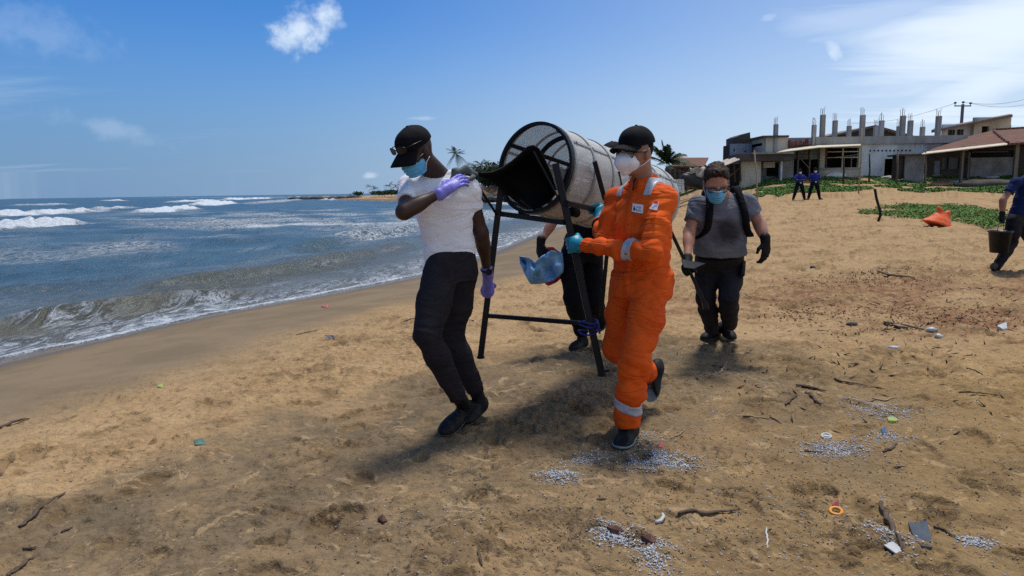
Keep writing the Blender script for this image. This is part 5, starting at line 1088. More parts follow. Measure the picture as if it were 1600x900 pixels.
# ------------------------------------------------------------------ buildings
mat('concrete', (.40, .39, .365), (.22, .21, .19), .9, .9, .01, 9, stretch=(1, 1, .35), lo=.35, hi=.7)
mat('plaster_white', (.64, .67, .68), (.36, .36, .34), .75, .9, .006, 12, stretch=(1, 1, .45), lo=.45, hi=.68)
mat('plaster_beige', (.54, .50, .40), (.30, .27, .215), .8, .9, .006, 12, stretch=(1, 1, .4), lo=.42, hi=.68)
mat('plaster_grey', (.28, .28, .28), (.16, .155, .15), 1.2, .9, .006, 12)
mat('block_bluegrey', (.25, .29, .35), (.18, .21, .26), 1.5, .9, .01, 10)
mat('soot_brown', (.055, .045, .038), (.09, .075, .062), 1.2, .9, .02, 5)
mat('wood_grey', (.20, .165, .125), (.12, .095, .07), 3, .85, .004, 30, stretch=(6, 6, .6))
mat('wood_dark', (.045, .034, .026), (.075, .056, .042), 6, .85, .004, 40)
mat('wood_pale', (.36, .28, .18), (.26, .195, .12), 4, .8, .003, 30)
mat('roof_tin', (.20, .16, .13), (.13, .095, .075), 1.0, .7, .01, 5)
mat('roof_cream', (.62, .54, .40), (.50, .43, .31), 1.5, .7)
mat('rust_rod', (.20, .17, .15), None, rough=.8)
mat('tarp_beige', (.50, .44, .36), (.36, .31, .25), 2, .8)
mat('tarp_black', (.02, .021, .026), (.035, .036, .042), 2, .55)
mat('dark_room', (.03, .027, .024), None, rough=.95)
mat('red_cloth', (.16, .030, .030), (.09, .02, .02), 3, .8)
mat('pole_concrete', (.21, .18, .21), (.15, .13, .15), 2, .85)
mat('wire', (.05, .05, .05), None, rough=.6)
mat('window_dark', (.02, .022, .024), None, rough=.25)
def tiles():
    m = mat('roof_tile', (.19, .080, .048), (.105, .052, .036), 1.6, .85, lo=.3, hi=.7); nt = m.node_tree; N, K = nt.nodes, nt.links; b = [n for n in N if n.type == 'BSDF_PRINCIPLED'][0]
    tc = N.new('ShaderNodeTexCoord'); wv = N.new('ShaderNodeTexWave'); wv.inputs['Scale'].default_value = 1.1; wv.bands_direction = 'X'; K.new(tc.outputs['Object'], wv.inputs[0]); w2 = N.new('ShaderNodeTexWave'); w2.inputs['Scale'].default_value = 1.3; w2.bands_direction = 'Z'; w2.wave_profile = 'SAW'; K.new(tc.outputs['Object'], w2.inputs[0])
    ad = N.new('ShaderNodeMath'); K.new(wv.outputs[1], ad.inputs[0]); K.new(w2.outputs[1], ad.inputs[1]); bp = N.new('ShaderNodeBump'); bp.inputs['Distance'].default_value = .05; K.new(ad.outputs[0], bp.inputs['Height']); K.new(bp.outputs[0], b.inputs['Normal'])
tiles()
def rect(x0, y0, x1, y1, Y):
    """pixel rectangle at distance Y -> x0, x1, z0 (bottom), z1 (top)"""
    xm, ym = (x0+x1)/2, (y0+y1)/2; return at(x0, ym, Y)[0], at(x1, ym, Y)[0], at(xm, y1, Y)[2], at(xm, y0, Y)[2]
def pbox(name, r_, Y, dep, m, parent, foot=0):
    a, b, c, d = rect(*r_, Y); mb = MB(); mb.box((a, Y, c-foot), (b, Y+dep, d)); return mb.build(name, MATS[m], parent)
def wall(name, r_, Y, th, holes, m, parent, foot=.8):
    """wall with openings: pieces round every opening, one mesh"""
    a, b, c, d = rect(*r_, Y); c -= foot; hs = [rect(*h, Y) for h in holes]; xs = sorted({a, b, *[h[0] for h in hs], *[h[1] for h in hs]}); zs = sorted({c, d, *[h[2] for h in hs], *[h[3] for h in hs]}); mb = MB()
    xs = [v for v in xs if a <= v <= b]; zs = [v for v in zs if c <= v <= d]
    for i in range(len(xs)-1):
        for k in range(len(zs)-1):
            mx_, mz = (xs[i]+xs[i+1])/2, (zs[k]+zs[k+1])/2
            if any(h[0] < mx_ < h[1] and h[2] < mz < h[3] for h in hs): continue
            mb.box((xs[i], Y, zs[k]), (xs[i+1], Y+th, zs[k+1]))
    return mb.build(name, MATS[m], parent)
def line_bar(name, p, q, w, m, parent, h=None): mb = MB(); mb.bar(at(*p), at(*q), w, h); return mb.build(name, MATS[m], parent)
def main_building():
    t = thing('unfinished_building', 'long unfinished concrete building with bare columns and rods on its flat roof', 'building', gat(1350, 48)); Y = 48
    wall('wall', (1345, 223, 1427, 277), Y, .25, [(1382, 248, 1402, 276)], 'plaster_white', t)
    wall('wall', (1281, 223, 1345, 277), Y+.003, .25, [(1292.5, 231, 1342, 262)], 'plaster_beige', t)
    wall('wall', (1195, 223, 1281, 277), Y+.35, .25, [(1198, 250, 1226, 275), (1230, 249, 1246, 275), (1248, 249, 1264, 275), (1266, 249, 1280, 275)], 'plaster_grey', t)
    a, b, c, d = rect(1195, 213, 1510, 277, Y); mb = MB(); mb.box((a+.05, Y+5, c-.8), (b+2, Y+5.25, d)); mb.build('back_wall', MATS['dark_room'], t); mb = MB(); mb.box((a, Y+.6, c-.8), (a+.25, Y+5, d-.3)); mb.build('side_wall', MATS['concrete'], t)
    mb = MB(); mb.box((a, Y+.61, at(1300, 225, Y)[2]), (b+2, Y+5.0, at(1300, 223, Y)[2]+.1)); mb.build('roof_slab', MATS['concrete'], t)
    wall('wall', (1427, 223, 1512, 277), Y+.1, .25, [], 'plaster_white', t)
    pbox('parapet', (1275.5, 212.5, 1512, 224.5), Y-.16, .42, 'concrete', t); pbox('parapet', (1230, 215, 1275, 226), Y+.05, .3, 'plaster_grey', t)
    pbox('upper_room', (1197, 213.5, 1231, 238), Y-.1, 3, 'plaster_beige', t); pbox('upper_room_roof', (1192, 211.5, 1233, 214.5), Y-.35, 3.4, 'soot_brown', t)
    # sloping sheets over the veranda
    mb = MB(); mb.grid([[at(1213, 238, 45.6), at(1233, 232, 48.2)], [at(1280, 230, 45.8), at(1281, 226, 48.2)], [at(1345, 227, 46.4), at(1345, 224.5, 48.0)]], .05); mb.build('awning', MATS['roof_cream'], t)
    for k, x in enumerate((1229, 1247.5, 1266)):
        for j in range(7): pbox('louvre', (x, 232.5+j*2.3+.3, x+15.5, 232.5+j*2.3+1.7), Y+.2, .12, 'plaster_grey', t)
    for x in (1246.8, 1265.2, 1228): pbox('mullion', (x-.7, 231, x+.7, 275), Y+.12, .2, 'wood_grey', t, .4)
    pbox('window_bar', (1316, 231, 1318, 262), Y+.02, .1, 'plaster_beige', t); pbox('window_bar', (1330, 246, 1331.2, 262), Y+.02, .1, 'wood_grey', t)
    for y_ in (237, 246): pbox('window_bar', (1292.5, y_-.7, 1342, y_+.7), Y+.03, .07, 'plaster_beige', t)
    line_bar('loose_plank', (1293, 247, 47.9), (1341, 241.5, 47.85), .07, 'wood_pale', t, .03); line_bar('loose_plank', (1252, 249, 47.6), (1265, 264, 47.6), .08, 'wood_pale', t, .03)
    pbox('door_post', (1289.5, 229, 1292.5, 263), Y-.02, .2, 'red_cloth', t)
    for k in range(11):
        p = at(1360+k*6.2, 235.5-.05*k, Y-.02); x = MB(); x.add(*disc(p, (0, -1, 0), (0, 0, 1), .055, .03, 10)); x.build('vent_hole', MATS['dark_room'], t)
    pbox('sill', (1283, 262.3, 1345, 264), Y-.08, .2, 'concrete', t)
    for k, (x, y0, y1, w, dy) in enumerate(((1213, 194, 237, 5.4, -.2), (1273, 195, 225, 5.2, -.1), (1286.7, 179, 213, 6.2, .2), (1306, 188, 213, 5.8, .8), (1328, 196.5, 213, 5.2, 3.2), (1349, 179.5, 213, 6.2, .2), (1370, 197, 213, 5, 3.2), (1378.7, 188, 213, 5.8, .8), (1406, 197, 213, 5, 3.2), (1412, 180.5, 213, 6.2, .2), (1424, 188, 213, 5.8, .8), (1443, 198, 213, 5.2, 3.2), (1468, 181, 213, 6.2, .2))):
        col = pbox('column', (x-w/2, y0, x+w/2, y1+2), Y+dy, .3, 'concrete', t); sc_ = (Y+dy)/FPX
        for j, (ox, oy) in enumerate(((-.28, .05), (.28, .05), (-.28, .25), (.28, .25))):
            a = at(x+ox*w, y0+.6, Y+dy); a[1] += oy; mb = MB(); hh = (11+1.5*math.sin(k*3+j*2))*sc_; mb.tube([a, a+[.02*math.sin(k+j), 0, hh*.6], a+[.05*math.sin(k*2+j*3), 0, hh]], .014, 5); mb.build('rod', MATS['rust_rod'], col)
    rg = random.Random(8)
    c = thing('roof_clutter', 'dark red rags and boards propped along the low parapet', 'clutter', at(1248, 228, 47.6))
    for j, (x, y0, y1, w, tl) in enumerate(((1234, 219, 229, 3, .1), (1239, 222, 228, 5, -.3), (1244.5, 220, 228, 3, .4), (1248, 221, 227, 3, -.5), (1252, 220, 226, 4, .3), (1256, 221.5, 226, 3, .0), (1259, 218, 226, 2.4, -.2), (1262, 217, 226, 2.4, .1))): line_bar('rag', (x-tl*4, y0, 47.75), (x+tl*4, y1, 47.7), w*.0444, 'red_cloth', c, .08)
main_building()
def other_buildings():
    # low shed at the left end
    t = thing('shed', 'low white-walled shed with a heavy concrete roof at the left end', 'shed', gat(1190, 46.5)); wall('wall', (1158, 250, 1189, 283), 46.6, .2, [], 'plaster_beige', t); pbox('roof_slab', (1153, 240, 1240, 251.5), 45.9, 2, 'soot_brown', t); wall('wall', (1189, 250, 1240, 283), 47.6, .2, [(1192, 254, 1218, 282)], 'plaster_grey', t); pbox('pipe', (1220, 249, 1222.5, 279), 46.2, .12, 'plaster_white', t, .4); pbox('hanging_sheet', (1193, 253, 1211, 262), 46.9, .03, 'tarp_beige', t); pbox('roof_edge', (1176, 237.5, 1241, 240.6), 45.7, 2.4, 'plaster_grey', t)
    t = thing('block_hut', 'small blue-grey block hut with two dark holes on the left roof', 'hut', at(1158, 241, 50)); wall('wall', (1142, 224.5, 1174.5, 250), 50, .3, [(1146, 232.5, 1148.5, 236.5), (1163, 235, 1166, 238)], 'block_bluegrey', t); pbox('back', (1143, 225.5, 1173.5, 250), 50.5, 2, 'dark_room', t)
    t = thing('ruined_upper_storey', 'dark sooty upper storey with a slanting broken top', 'ruin', at(1172, 228, 51.5)); mb = MB(); P = [at(*p, 51.5) for p in ((1151, 229), (1151, 214), (1158, 210.5), (1172, 206.5), (1173, 229))]; n = 5; mb.add(P+[p+[0, 2.5, 0] for p in P], [(4, 3, 2, 1, 0), (5, 6, 7, 8, 9)]+[(i, (i+1) % n, (i+1) % n+n, i+n) for i in range(n)]); mb.build('gable', MATS['soot_brown'], t); pbox('wall', (1173, 215.5, 1197, 242), 51.5, 2.5, 'soot_brown', t)
    # white house above, behind
    t = thing('white_house', 'white two-storey house with a slanting tin roof behind the parapet', 'house', gat(1525, 60)); Y = 60
    wall('wall', (1473, 194, 1521.5, 222), Y, .2, [(1481, 202.5, 1492.5, 212.5), (1494.5, 202, 1505.5, 212.3)], 'plaster_white', t); wall('wall', (1521.5, 183, 1579, 222), Y-.35, .25, [(1534, 197, 1546, 207.5)], 'plaster_beige', t)
    for r_ in ((1481, 202.5, 1492.5, 212.5), (1494.5, 202, 1505.5, 212.3), (1534, 197, 1546, 207.5)):
        f = pbox('window', (r_[0]-.3, r_[1]-.3, r_[2]+.3, r_[3]+.3), Y+.14, .04, 'window_dark', t); pbox('frame', ((r_[0]+r_[2])/2-.3, r_[1], (r_[0]+r_[2])/2+.3, r_[3]), Y+.02, .08, 'wood_dark', f)
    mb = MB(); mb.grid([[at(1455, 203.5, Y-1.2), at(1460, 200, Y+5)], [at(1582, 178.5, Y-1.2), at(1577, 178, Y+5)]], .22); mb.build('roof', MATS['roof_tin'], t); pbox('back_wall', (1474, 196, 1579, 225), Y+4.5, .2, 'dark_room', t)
    # brown gabled roof behind the columns
    t = thing('brown_roof_house', 'house behind the columns showing only its dark brown gabled roof', 'house', gat(1368, 58)); mb = MB(); a, k, e = at(1288, 213.5, 56), at(1368, 195.2, 56), at(1436, 214, 56); D_ = np.array([0, 6, 0]); mb.grid([[a, a+D_], [k, k+D_]], .15); mb.grid([[k, k+D_], [e, e+D_]], .15); mb.build('roof', MATS['roof_tin'], t); mb = MB(); mb.add([a+[.4, .3, -.1], e+[-.4, .3, -.1], k+[0, .3, -.2], a+[.4, 5.5, -.1], e+[-.4, 5.5, -.1], k+[0, 5.5, -.2]], [(0, 1, 2), (5, 4, 3)]); mb.add([a+[.4, .5, -3], e+[-.4, .5, -3], e+[-.4, .5, -.1], a+[.4, .5, -.1]], [(0, 1, 2, 3)]); mb.build('gable', MATS['soot_brown'], t)
    # tiled house with the dark veranda
    t = thing('tiled_house', 'low house with a brown tiled roof and a dark open veranda', 'house', gat(1520, 46)); Y = 46.6
    E1, E2, E3 = at(1446, 238.5, 43.6), at(1575, 224, 43.6), at(1690, 215, 43.6); K1, K2 = at(1552, 203.5, 48.5), at(1700, 194, 48.5); B1, B2 = at(1476, 222, 53.5), at(1700, 205, 53.5)
    mb = MB(); V = [E1, E2, E3, K1, K2, B1, B2]; dn = np.array([0, 0, -.12]); F = [(0, 1, 3), (1, 2, 4, 3), (0, 3, 5), (3, 4, 6, 5)]; mb.add(V+[v+dn for v in V], F+[tuple(i+7 for i in f[::-1]) for f in F]+[(0, 7, 8, 1), (1, 8, 9, 2), (0, 5, 12, 7)]); mb.build('roof', MATS['roof_tile'], t)
    mb = MB(); mb.tube([K1+[0, 0, .03], K2+[0, 0, .03]], .09, 6); mb.build('ridge', MATS['roof_tile'], t); mb = MB(); mb.tube([at(1553, 204, 47.9), E2+[0, 0, .06]], .09, 6); mb.build('ridge', MATS['roof_tile'], t)
    mb = MB(); mb.grid([[at(1440, 240.5, 43.2), at(1446, 237, 43.9)], [at(1574, 225.5, 43.2), at(1574, 222.5, 43.9)]], .05); mb.build('eave_sheet', MATS['roof_cream'], t)
    wall('wall', (1446, 236, 1515, 276), Y, .2, [(1459.5, 251, 1470.5, 276), (1472, 246, 1501, 264)], 'soot_brown', t); wall('wall', (1515, 230, 1700, 276), Y+.6, .2, [(1516, 235, 1584, 246)], 'soot_brown', t); wall('low_wall', (1516, 246, 1584, 274), Y-.3, .18, [], 'plaster_grey', t)
    pbox('door', (1459.5, 251, 1470.5, 277), Y+.08, .05, 'block_bluegrey', t, .4); f = pbox('window', (1472, 246, 1501, 264), Y+.12, .04, 'window_dark', t)
    for x in (1472.6, 1483, 1500): pbox('frame', (x-.7, 246, x+.7, 264), Y+.03, .07, 'wood_grey', f)
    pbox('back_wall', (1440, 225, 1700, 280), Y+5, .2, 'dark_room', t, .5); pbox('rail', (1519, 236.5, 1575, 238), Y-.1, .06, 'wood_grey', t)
    for x, w, y0, Yp in ((1504.5, 3.6, 229, 43.9), (1589, 6, 221, 43.9), (1514, 2.6, 238, 45.5)): pbox('post', (x-w/2, y0, x+w/2, 275), Yp, .16, 'wood_grey', t, .5)
    t = thing('lean_to', 'small grey panelled lean-to between the white wall and the tiled house', 'shed', gat(1428, 45)); wall('wall', (1414, 243, 1444, 278), 45.2, .1, [(1430.5, 253, 1432.5, 257)], 'plaster_grey', t); pbox('roof', (1407, 240.5, 1449, 243), 44.9, 1.6, 'soot_brown', t); pbox('side', (1404, 244, 1413, 279), 45.4, .8, 'wood_dark', t)
    # shacks and rubbish far left
    t = thing('tiled_shack', 'shack with a reddish tiled roof beyond the short palm', 'shack', gat(1080, 60)); mb = MB(); mb.grid([[at(1048, 259.5, 58.5), at(1054, 246.2, 62)], [at(1100, 259.5, 58.5), at(1107, 246.2, 62)]], .12); mb.build('roof', MATS['roof_tile'], t); pbox('wall', (1050, 258, 1104, 296), 60, 2.5, 'soot_brown', t)
    t = thing('plank_fence', 'ragged fence of weathered planks in front of the tiled shack', 'fence', gat(1058, 52)); rg = random.Random(3)
    for i in range(17): x = 1040+i*2.4; y0 = 263+rg.uniform(-2, 5); mb = MB(); a, b = at(x, 286, 51+rg.uniform(-.1, .1)), at(x+rg.uniform(-1.5, 1.5), y0, 51); a[2] -= .5; mb.bar(a, b, .085, .02, (0, 1, 0)); mb.build('plank', MATS['wood_dark' if i % 3 else 'wood_grey'], t)
    for y_ in (268, 275): line_bar('crossbar', (1039, y_, 50.9), (1081, y_+1, 50.9), .07, 'wood_dark', t, .04)
    t = thing('block_wall', 'short wall of pale stacked concrete blocks beside the black tarpaulin', 'wall', gat(1060, 48))
    for j in range(4):
        for i in range(4): pbox('block', (1052.6+i*4+(j % 2)*.8, 280+j*3.2+.15, 1052.6+i*4+3.8+(j % 2)*.8, 280+j*3.2+3.05), 48+.02*((i+j) % 3), .2, 'plaster_white', t, .35 if j == 3 else 0)
    for nm, cs, m, lab, Y in (('tarpaulin', ((1080, 281, .62), (1092, 284, .6), (1071, 277, .35), (1098, 288, .4)), 'tarp_black', 'heap covered with a black tarpaulin behind the man in grey', 49), ):
        s = S(); 
        for x, y_, r_ in cs: s.ell(at(x, y_, Y), np.eye(3), (r_, .5, r_*.9), .15)
        s.disp = creases(.05, (0, 0, 1), .2, .6, 5); tag(s.mesh(nm, .05, MATS[m], None), lab, 'tarpaulin')
    mb = MB(); mb.grid([[at(1078+i*4, 262+1.2*math.sin(i*2)+j*3.4+.9*math.sin(i+j), 48.7-.2*math.sin(j+i)) for j in range(5)] for i in range(7)], .03); tag(mb.build('tarp_sheet', MATS['tarp_beige'], None, True), 'beige tarpaulin hung over the black one behind the head of the man in grey', 'tarpaulin')
    t = thing('tin_lean_to', 'collapsing lean-to of pale tin sheets left of the white shed', 'shed', gat(1145, 48)); 
    for i, (a, b, c, d) in enumerate((((1122, 256, 46.5), (1154, 244.5, 46.5), (1156, 250, 45.5), (1126, 262, 45.5)), ((1128, 252, 48.2), (1152, 243.5, 48.2), (1152, 247, 47), (1128, 256, 47)))): mb = MB(); mb.grid([[at(*a), at(*d)], [at(*b), at(*c)]], .04); mb.build('sheet', MATS['tarp_beige'], t)
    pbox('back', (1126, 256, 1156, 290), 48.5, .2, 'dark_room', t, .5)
    for x in (1138, 1147, 1156): line_bar('prop', (x, 250, 46.4), (x+1.5, 284, 46.4), .09, 'wood_dark', t)
    line_bar('prop', (1140, 276, 46.3), (1156, 262, 46.3), .06, 'wood_dark', t)
    # pole and wires
    t = thing('utility_pole', 'concrete utility pole with a crossarm and three insulators above the white house', 'utility pole', gat(1502, 66)); Y = 66; mb = MB(); a, b = at(1500.5, 215, Y), at(1504.5, 163, Y); a[2] -= 8; mb.tube([a, b], [.19, .13], 8); mb.build('pole', MATS['pole_concrete'], t); line_bar('crossarm', (1491.5, 165.5, Y-.2), (1517, 165.5, Y-.2), .10, 'pole_concrete', t)
    for x, y_ in ((1492.5, 161.5), (1505, 160.5), (1516.5, 162)): mb = MB(); p = at(x, y_, Y-.2); mb.tube([p+[0, 0, -.24], p+[0, 0, -.05], p, p+[0, 0, .10], p+[0, 0, .13]], [.03, .03, .12, .12, .05], 8); mb.build('insulator', MATS['frame_dark'], t)
    for x, y_, q, lab in ((1505, 160, (1640, 144, 60), 'upper power line running right from the pole'), (1516, 161.5, (1640, 154, 60), 'lower power line running right from the pole'), (1492, 161.5, (1330, 193, 80), 'power line running left from the pole behind the columns')):
        p, e = at(x, y_, Y-.2), at(*q); mb = MB(); mb.tube([p+(e-p)*s-[0, 0, .5*math.sin(math.pi*s)] for s in np.linspace(0, 1, 14)], .013, 4); tag(mb.build('power_line', MATS['wire'], None), lab, 'wire')
    # posts in the grass and on the sand
    for x0, y0, x1, y1, Y, w, m, lab in ((1178.5, 235, 1184, 310, 38.5, .085, 'wood_pale', 'crooked pale pole standing at the left edge of the grass'), (1347, 200, 1341.5, 300, 40.5, .075, 'wood_pale', 'tall thin pole at the sand edge in front of the white wall'), (1318, 245, 1317.5, 280, 44.5, .12, 'wood_dark', 'short post under the big barred window'), (1358.5, 240, 1358, 277, 44.5, .11, 'wood_dark', 'dark post in front of the peeling white wall'), (1402.5, 237, 1401, 279, 44.3, .12, 'wood_grey', 'grey post beside the rubble doorway'), (1446, 234, 1445.5, 279, 43.6, .13, 'wood_grey', 'grey post at the left corner of the tiled roof')):
        a, b = at(x0, y0, Y), at(x1, y1, Y); b[2] = min(b[2], gz(b[0], b[1])-.1); mb = MB(); mm_ = (a+b)/2+[.05, 0, 0]; mb.tube([b, mm_, a], [w*.55, w*.5, w*.42], 7); tag(mb.build('post', MATS[m], None, True), lab, 'post')
    mb = MB(); mb.tube([at(1367, 295, 17.5), at(1369.5, 310, 17.5), at(1375.5, 331, 17.5), at(1375.5, 337, 17.5), at(1372, 346, 17.5)], .034, 8); tag(mb.build('bent_bar', MATS['black_steel'], None, True), 'bent black bar stuck upright in the sand left of the creeper patch', 'bar')
    # broken slabs and bags on the grass
    for k, (x, y_, w, h, dz, m, lab) in enumerate(((1436, 275, .35, .25, .28, 'plaster_white', 'white bag slumped beside the lean-to'), (1458.5, 273, .5, .35, .22, 'plaster_grey', 'grey rubble heap by the veranda door'), (1500, 281, .6, .3, .08, 'plaster_white', 'broken white slab lying flat in the grass'), (1515, 283, .5, .3, .10, 'plaster_white', 'tilted white slab right of the flat one'), (1533, 286, .36, .25, .14, 'plaster_white', 'small white lump in the grass by the earth mound'), (1552, 274, .5, .25, .08, 'plaster_white', 'pale board against the veranda'), (1306, 273, .75, .3, .22, 'plaster_white', 'heap of pale plaster under the big window'), (1388, 276, .5, .3, .18, 'plaster_beige', 'rubble in the doorway of the white wall'))):
        p = gp(x, y_+4); s = MB(); s.blob(p+[0, 0, dz*.4], 1, 200+k, 2, .18, (w, h, dz)); tag(s.build('rubble', MATS[m], None), lab, 'rubble')
    s = MB(); p = gp(1545, 290); s.blob(p, 1, 55, 3, .10, (2.1, .7, .42)); tag(s.build('earth_mound', MATS['soot_brown'], None, True), 'low brown mound of earth in front of the veranda', 'mound')
other_buildings()
# ------------------------------------------------------------------ litter on the sand
mat('sack_orange', (.86, .15, .035), (.74, .11, .03), 5, .6, .003, 60)
mat('stick_brown', (.055, .034, .022), (.10, .066, .042), 30, .8, .002, 80)
mat('stick_pale', (.30, .22, .13), (.22, .16, .09), 30, .8, .002, 80)
mat('plastic_white', (.46, .46, .44), None, rough=.4)
mat('plastic_orange', (.62, .25, .03), None, rough=.4)
mat('plastic_slate', (.035, .045, .06), (.055, .065, .08), 20, .5)
mat('plastic_lime', (.30, .36, .07), None, rough=.5)
mat('plastic_blue', (.05, .10, .20), None, rough=.5)
mat('plastic_green', (.07, .13, .10), None, rough=.5)
mat('plastic_pink', (.38, .10, .08), None, rough=.5)
mat('husk_red', (.10, .04, .028), (.07, .028, .02), 20, .7)
mat('pellet', (.52, .54, .57), (.30, .31, .33), 60, .6)
mat('chip_dark', (.035, .026, .02), (.08, .055, .038), 40, .85)
mat('chip_rust', (.20, .07, .035), (.12, .05, .03), 20, .85)
def sack():
    b0, b1 = gp(1441, 352), gp(1488, 353); c = mid(b0, b1); s = S(); top = c+[.20, .05, .46]
    s.torso(c-[0, 0, .03], top, np.array([1.0, 0, 0]), np.array([0, -1.0, 0]), [(0, .44, .28, 0), (.12, .42, .28, 0), (.38, .31, .22, 0), (.6, .23, .14, 0), (.74, .21, .10, 0), (.88, .27, .10, 0), (1.0, .26, .06, 0)], .03, 2.0); s.disp = addf(creases(.03, (.3, 0, 1), .16, .35, 91), creases(.035, (1, 0, .35), .14, .5, 92))
    s.cap(top+[0, 0, .08], top+[0, 0, -.03], .13, .06, .03, sub=True); tag(s.mesh('sack', .012, MATS['sack_orange'], None), 'bright orange sack slumped on the sand at the creeper patch', 'sack')
sack()
def stick(pts, w, m, label, cat='stick', name='stick', flat=1.0, group=None):
    P = [gp(*p) for p in pts]; Q = []
    for i in range(len(P)-1):
        for s in np.linspace(0, 1, 6, i < len(P)-2 and False or (i == len(P)-2)): Q.append(P[i]*(1-s)+P[i+1]*s)
    Q = [q+[0, 0, gz(q[0], q[1])-q[2]+w*.45] for q in Q]; zs = np.linspace(Q[0][2], Q[-1][2], len(Q)); w = w*.72; Q = [np.array([q[0]+w*.5*math.sin(k*1.9+len(label)), q[1], .4*q[2]+.6*max(z, q[2])]) for k, (q, z) in enumerate(zip(Q, zs))]
    mb = MB(); n = len(Q); mb.tube(Q, [w*(.35+.65*math.sin(math.pi*min(1, .12+.9*i/(n-1))))*(1+.15*math.sin(i*2.7)) for i in range(n)], 7); zc = np.repeat([q[2] for q in Q], 7); mb.v = [(v[0], v[1], z+(v[2]-z)*.55) for v, z in zip(mb.v, zc)]; return tag(mb.build(name, MATS[m], None, True), label, cat, group)
def litter():
    for pts, w, m, lab in (
        (((30, 826), (62, 797), (101, 771)), .017, 'stick_brown', 'long dark palm stalk lying at the lower left'), (((0, 671), (25, 662), (48, 656)), .02, 'stick_brown', 'dark stick at the left edge on the smooth sand'), (((36, 859), (56, 856)), .011, 'stick_brown', 'short dark twig below the long palm stalk'), (((10, 903), (32, 888), (54, 873)), .015, 'stick_brown', 'reddish brown stalk in the bottom left corner'), (((96, 833), (114, 826)), .010, 'stick_brown', 'small dark chip of wood right of the palm stalk'),
        (((1058, 808), (1100, 806), (1158, 798)), .016, 'stick_brown', 'long flat brown stalk below the orange man and right of the shell'), (((1245, 604), (1266, 608), (1289, 613)), .024, 'stick_brown', 'thick dark bark strip near the right pellet heaps'), (((1258, 614), (1270, 623), (1283, 635)), .017, 'stick_brown', 'dark slanting stick under the thick bark strip'), (((1226, 634), (1236, 625), (1245, 617)), .013, 'stick_brown', 'brown stick leaning the other way left of the slanting one'), (((1303, 592), (1318, 598), (1340, 602), (1364, 606)), .013, 'stick_brown', 'long bent twig right of the bark strip'), (((1375, 786), (1390, 820), (1411, 862)), .017, 'stick_brown', 'long dark stalk beside the black plastic scrap'), (((1458, 823), (1476, 832), (1498, 845)), .009, 'stick_brown', 'tapering black twig right of the plastic scrap'), (((1160, 651), (1185, 653), (1204, 655)), .009, 'stick_pale', 'thin pale straw right of the boot'), (((1203, 652), (1212, 657), (1221, 663)), .008, 'stick_brown', 'thin dark twig at the end of the pale straw'), (((1040, 686), (1062, 681), (1074, 668)), .007, 'stick_pale', 'bent pale straw by the pellets at the orange man'), (((1362, 623), (1381, 627), (1398, 622)), .012, 'stick_pale', 'grey forked stick above the lime scrap'), (((1256, 705), (1272, 708), (1287, 707)), .010, 'stick_brown', 'brown stem just left of the heap under the white lid'), (((1380, 708), (1392, 703), (1401, 694)), .013, 'stick_brown', 'curved dark husk below the blue scrap'),
        (((462, 524), (480, 520), (499, 516)), .012, 'stick_brown', 'thin stick on the pale sand left of the knees'), (((631, 503), (643, 499), (655, 498)), .014, 'stick_brown', 'stick by the knee of the man in white'), (((716, 499), (728, 501), (741, 502)), .014, 'stick_brown', 'dark stick behind the legs of the man in white'), (((1370, 425), (1395, 433), (1430, 436)), .04, 'stick_brown', 'dark branch in the red litter band'), (((1380, 505), (1410, 511), (1445, 517)), .03, 'stick_brown', 'charred branch by the white stones'), (((1398, 510), (1417, 514)), .035, 'stick_pale', 'pale broken board beside the charred branch'), (((1510, 575), (1525, 580), (1536, 586)), .012, 'stick_pale', 'thin pale straw alone on the right'), (((1497, 614), (1530, 617), (1560, 618)), .012, 'stick_brown', 'dark twig lying level on the right'), (((1124, 585), (1131, 575), (1136, 566)), .012, 'stick_pale', 'leaning pale stick behind the raised boot'), (((747, 856), (750, 876), (753, 886)), .008, 'stick_brown', 'short upright-lying twig at the bottom centre'), (((933, 782), (946, 780)), .010, 'stick_brown', 'small twig in front of the boot'), (((1197, 826), (1199, 842), (1199, 858)), .006, 'plastic_white', 'white plastic straw near the bottom right of centre'), (((1541, 355), (1551, 358)), .02, 'stick_brown', 'short black stick at the right edge of the creeper')):
        stick(pts, w, m, lab)
    def ring(px_, py, r_, th, m, lab, name, cat, tilt=.25):
        p = gp(px_, py)+[0, 0, th*1.2]; mb = MB(); mb.tube([p+[r_*math.cos(a), r_*math.sin(a), tilt*r_*math.sin(a+.5)+tilt*r_*.6] for a in np.linspace(0, 6.283, 22, False)], th, 8, True); o = mb.build(name, MATS[m], None, True); tag(o, lab, cat); return p
    p = ring(1291, 684, .024, .006, 'plastic_white', 'round white plastic lid beside the right pellet heap', 'lid', 'lid'); mb = MB(); mb.add(*disc(p+[0, 0, .004], (0, .1, 1), (1, 0, 0), .023, .003, 20)); o = mb.build('lid_disc', MATS['plastic_white'], None); o.parent = bpy.data.objects['lid']
    ring(1306, 803, .023, .0075, 'plastic_orange', 'orange plastic ring on the sand at the lower right', 'plastic_ring', 'ring')
    def scrap(outline, m, lab, name='plastic_scrap', cat='scrap', h=.012):
        c = np.mean([gp(*q) for q in outline], 0); P = [gp(*q) for q in outline]; mb = MB(); n = len(P); V = []
        for k, q in enumerate(P): V.append(q+[0, 0, h*(.8+.7*math.sin(k*2.1))])
        c = np.mean(V, 0)+[0, 0, h*.6]; mb.add(V+[c]+[v-[0, 0, h*1.2] for v in V], [(i, (i+1) % n, n) for i in range(n)]+[((i+1) % n, i, i+n+1, (i+1) % n+n+1) for i in range(n)]); tag(mb.build(name, MATS[m], None), lab, cat)
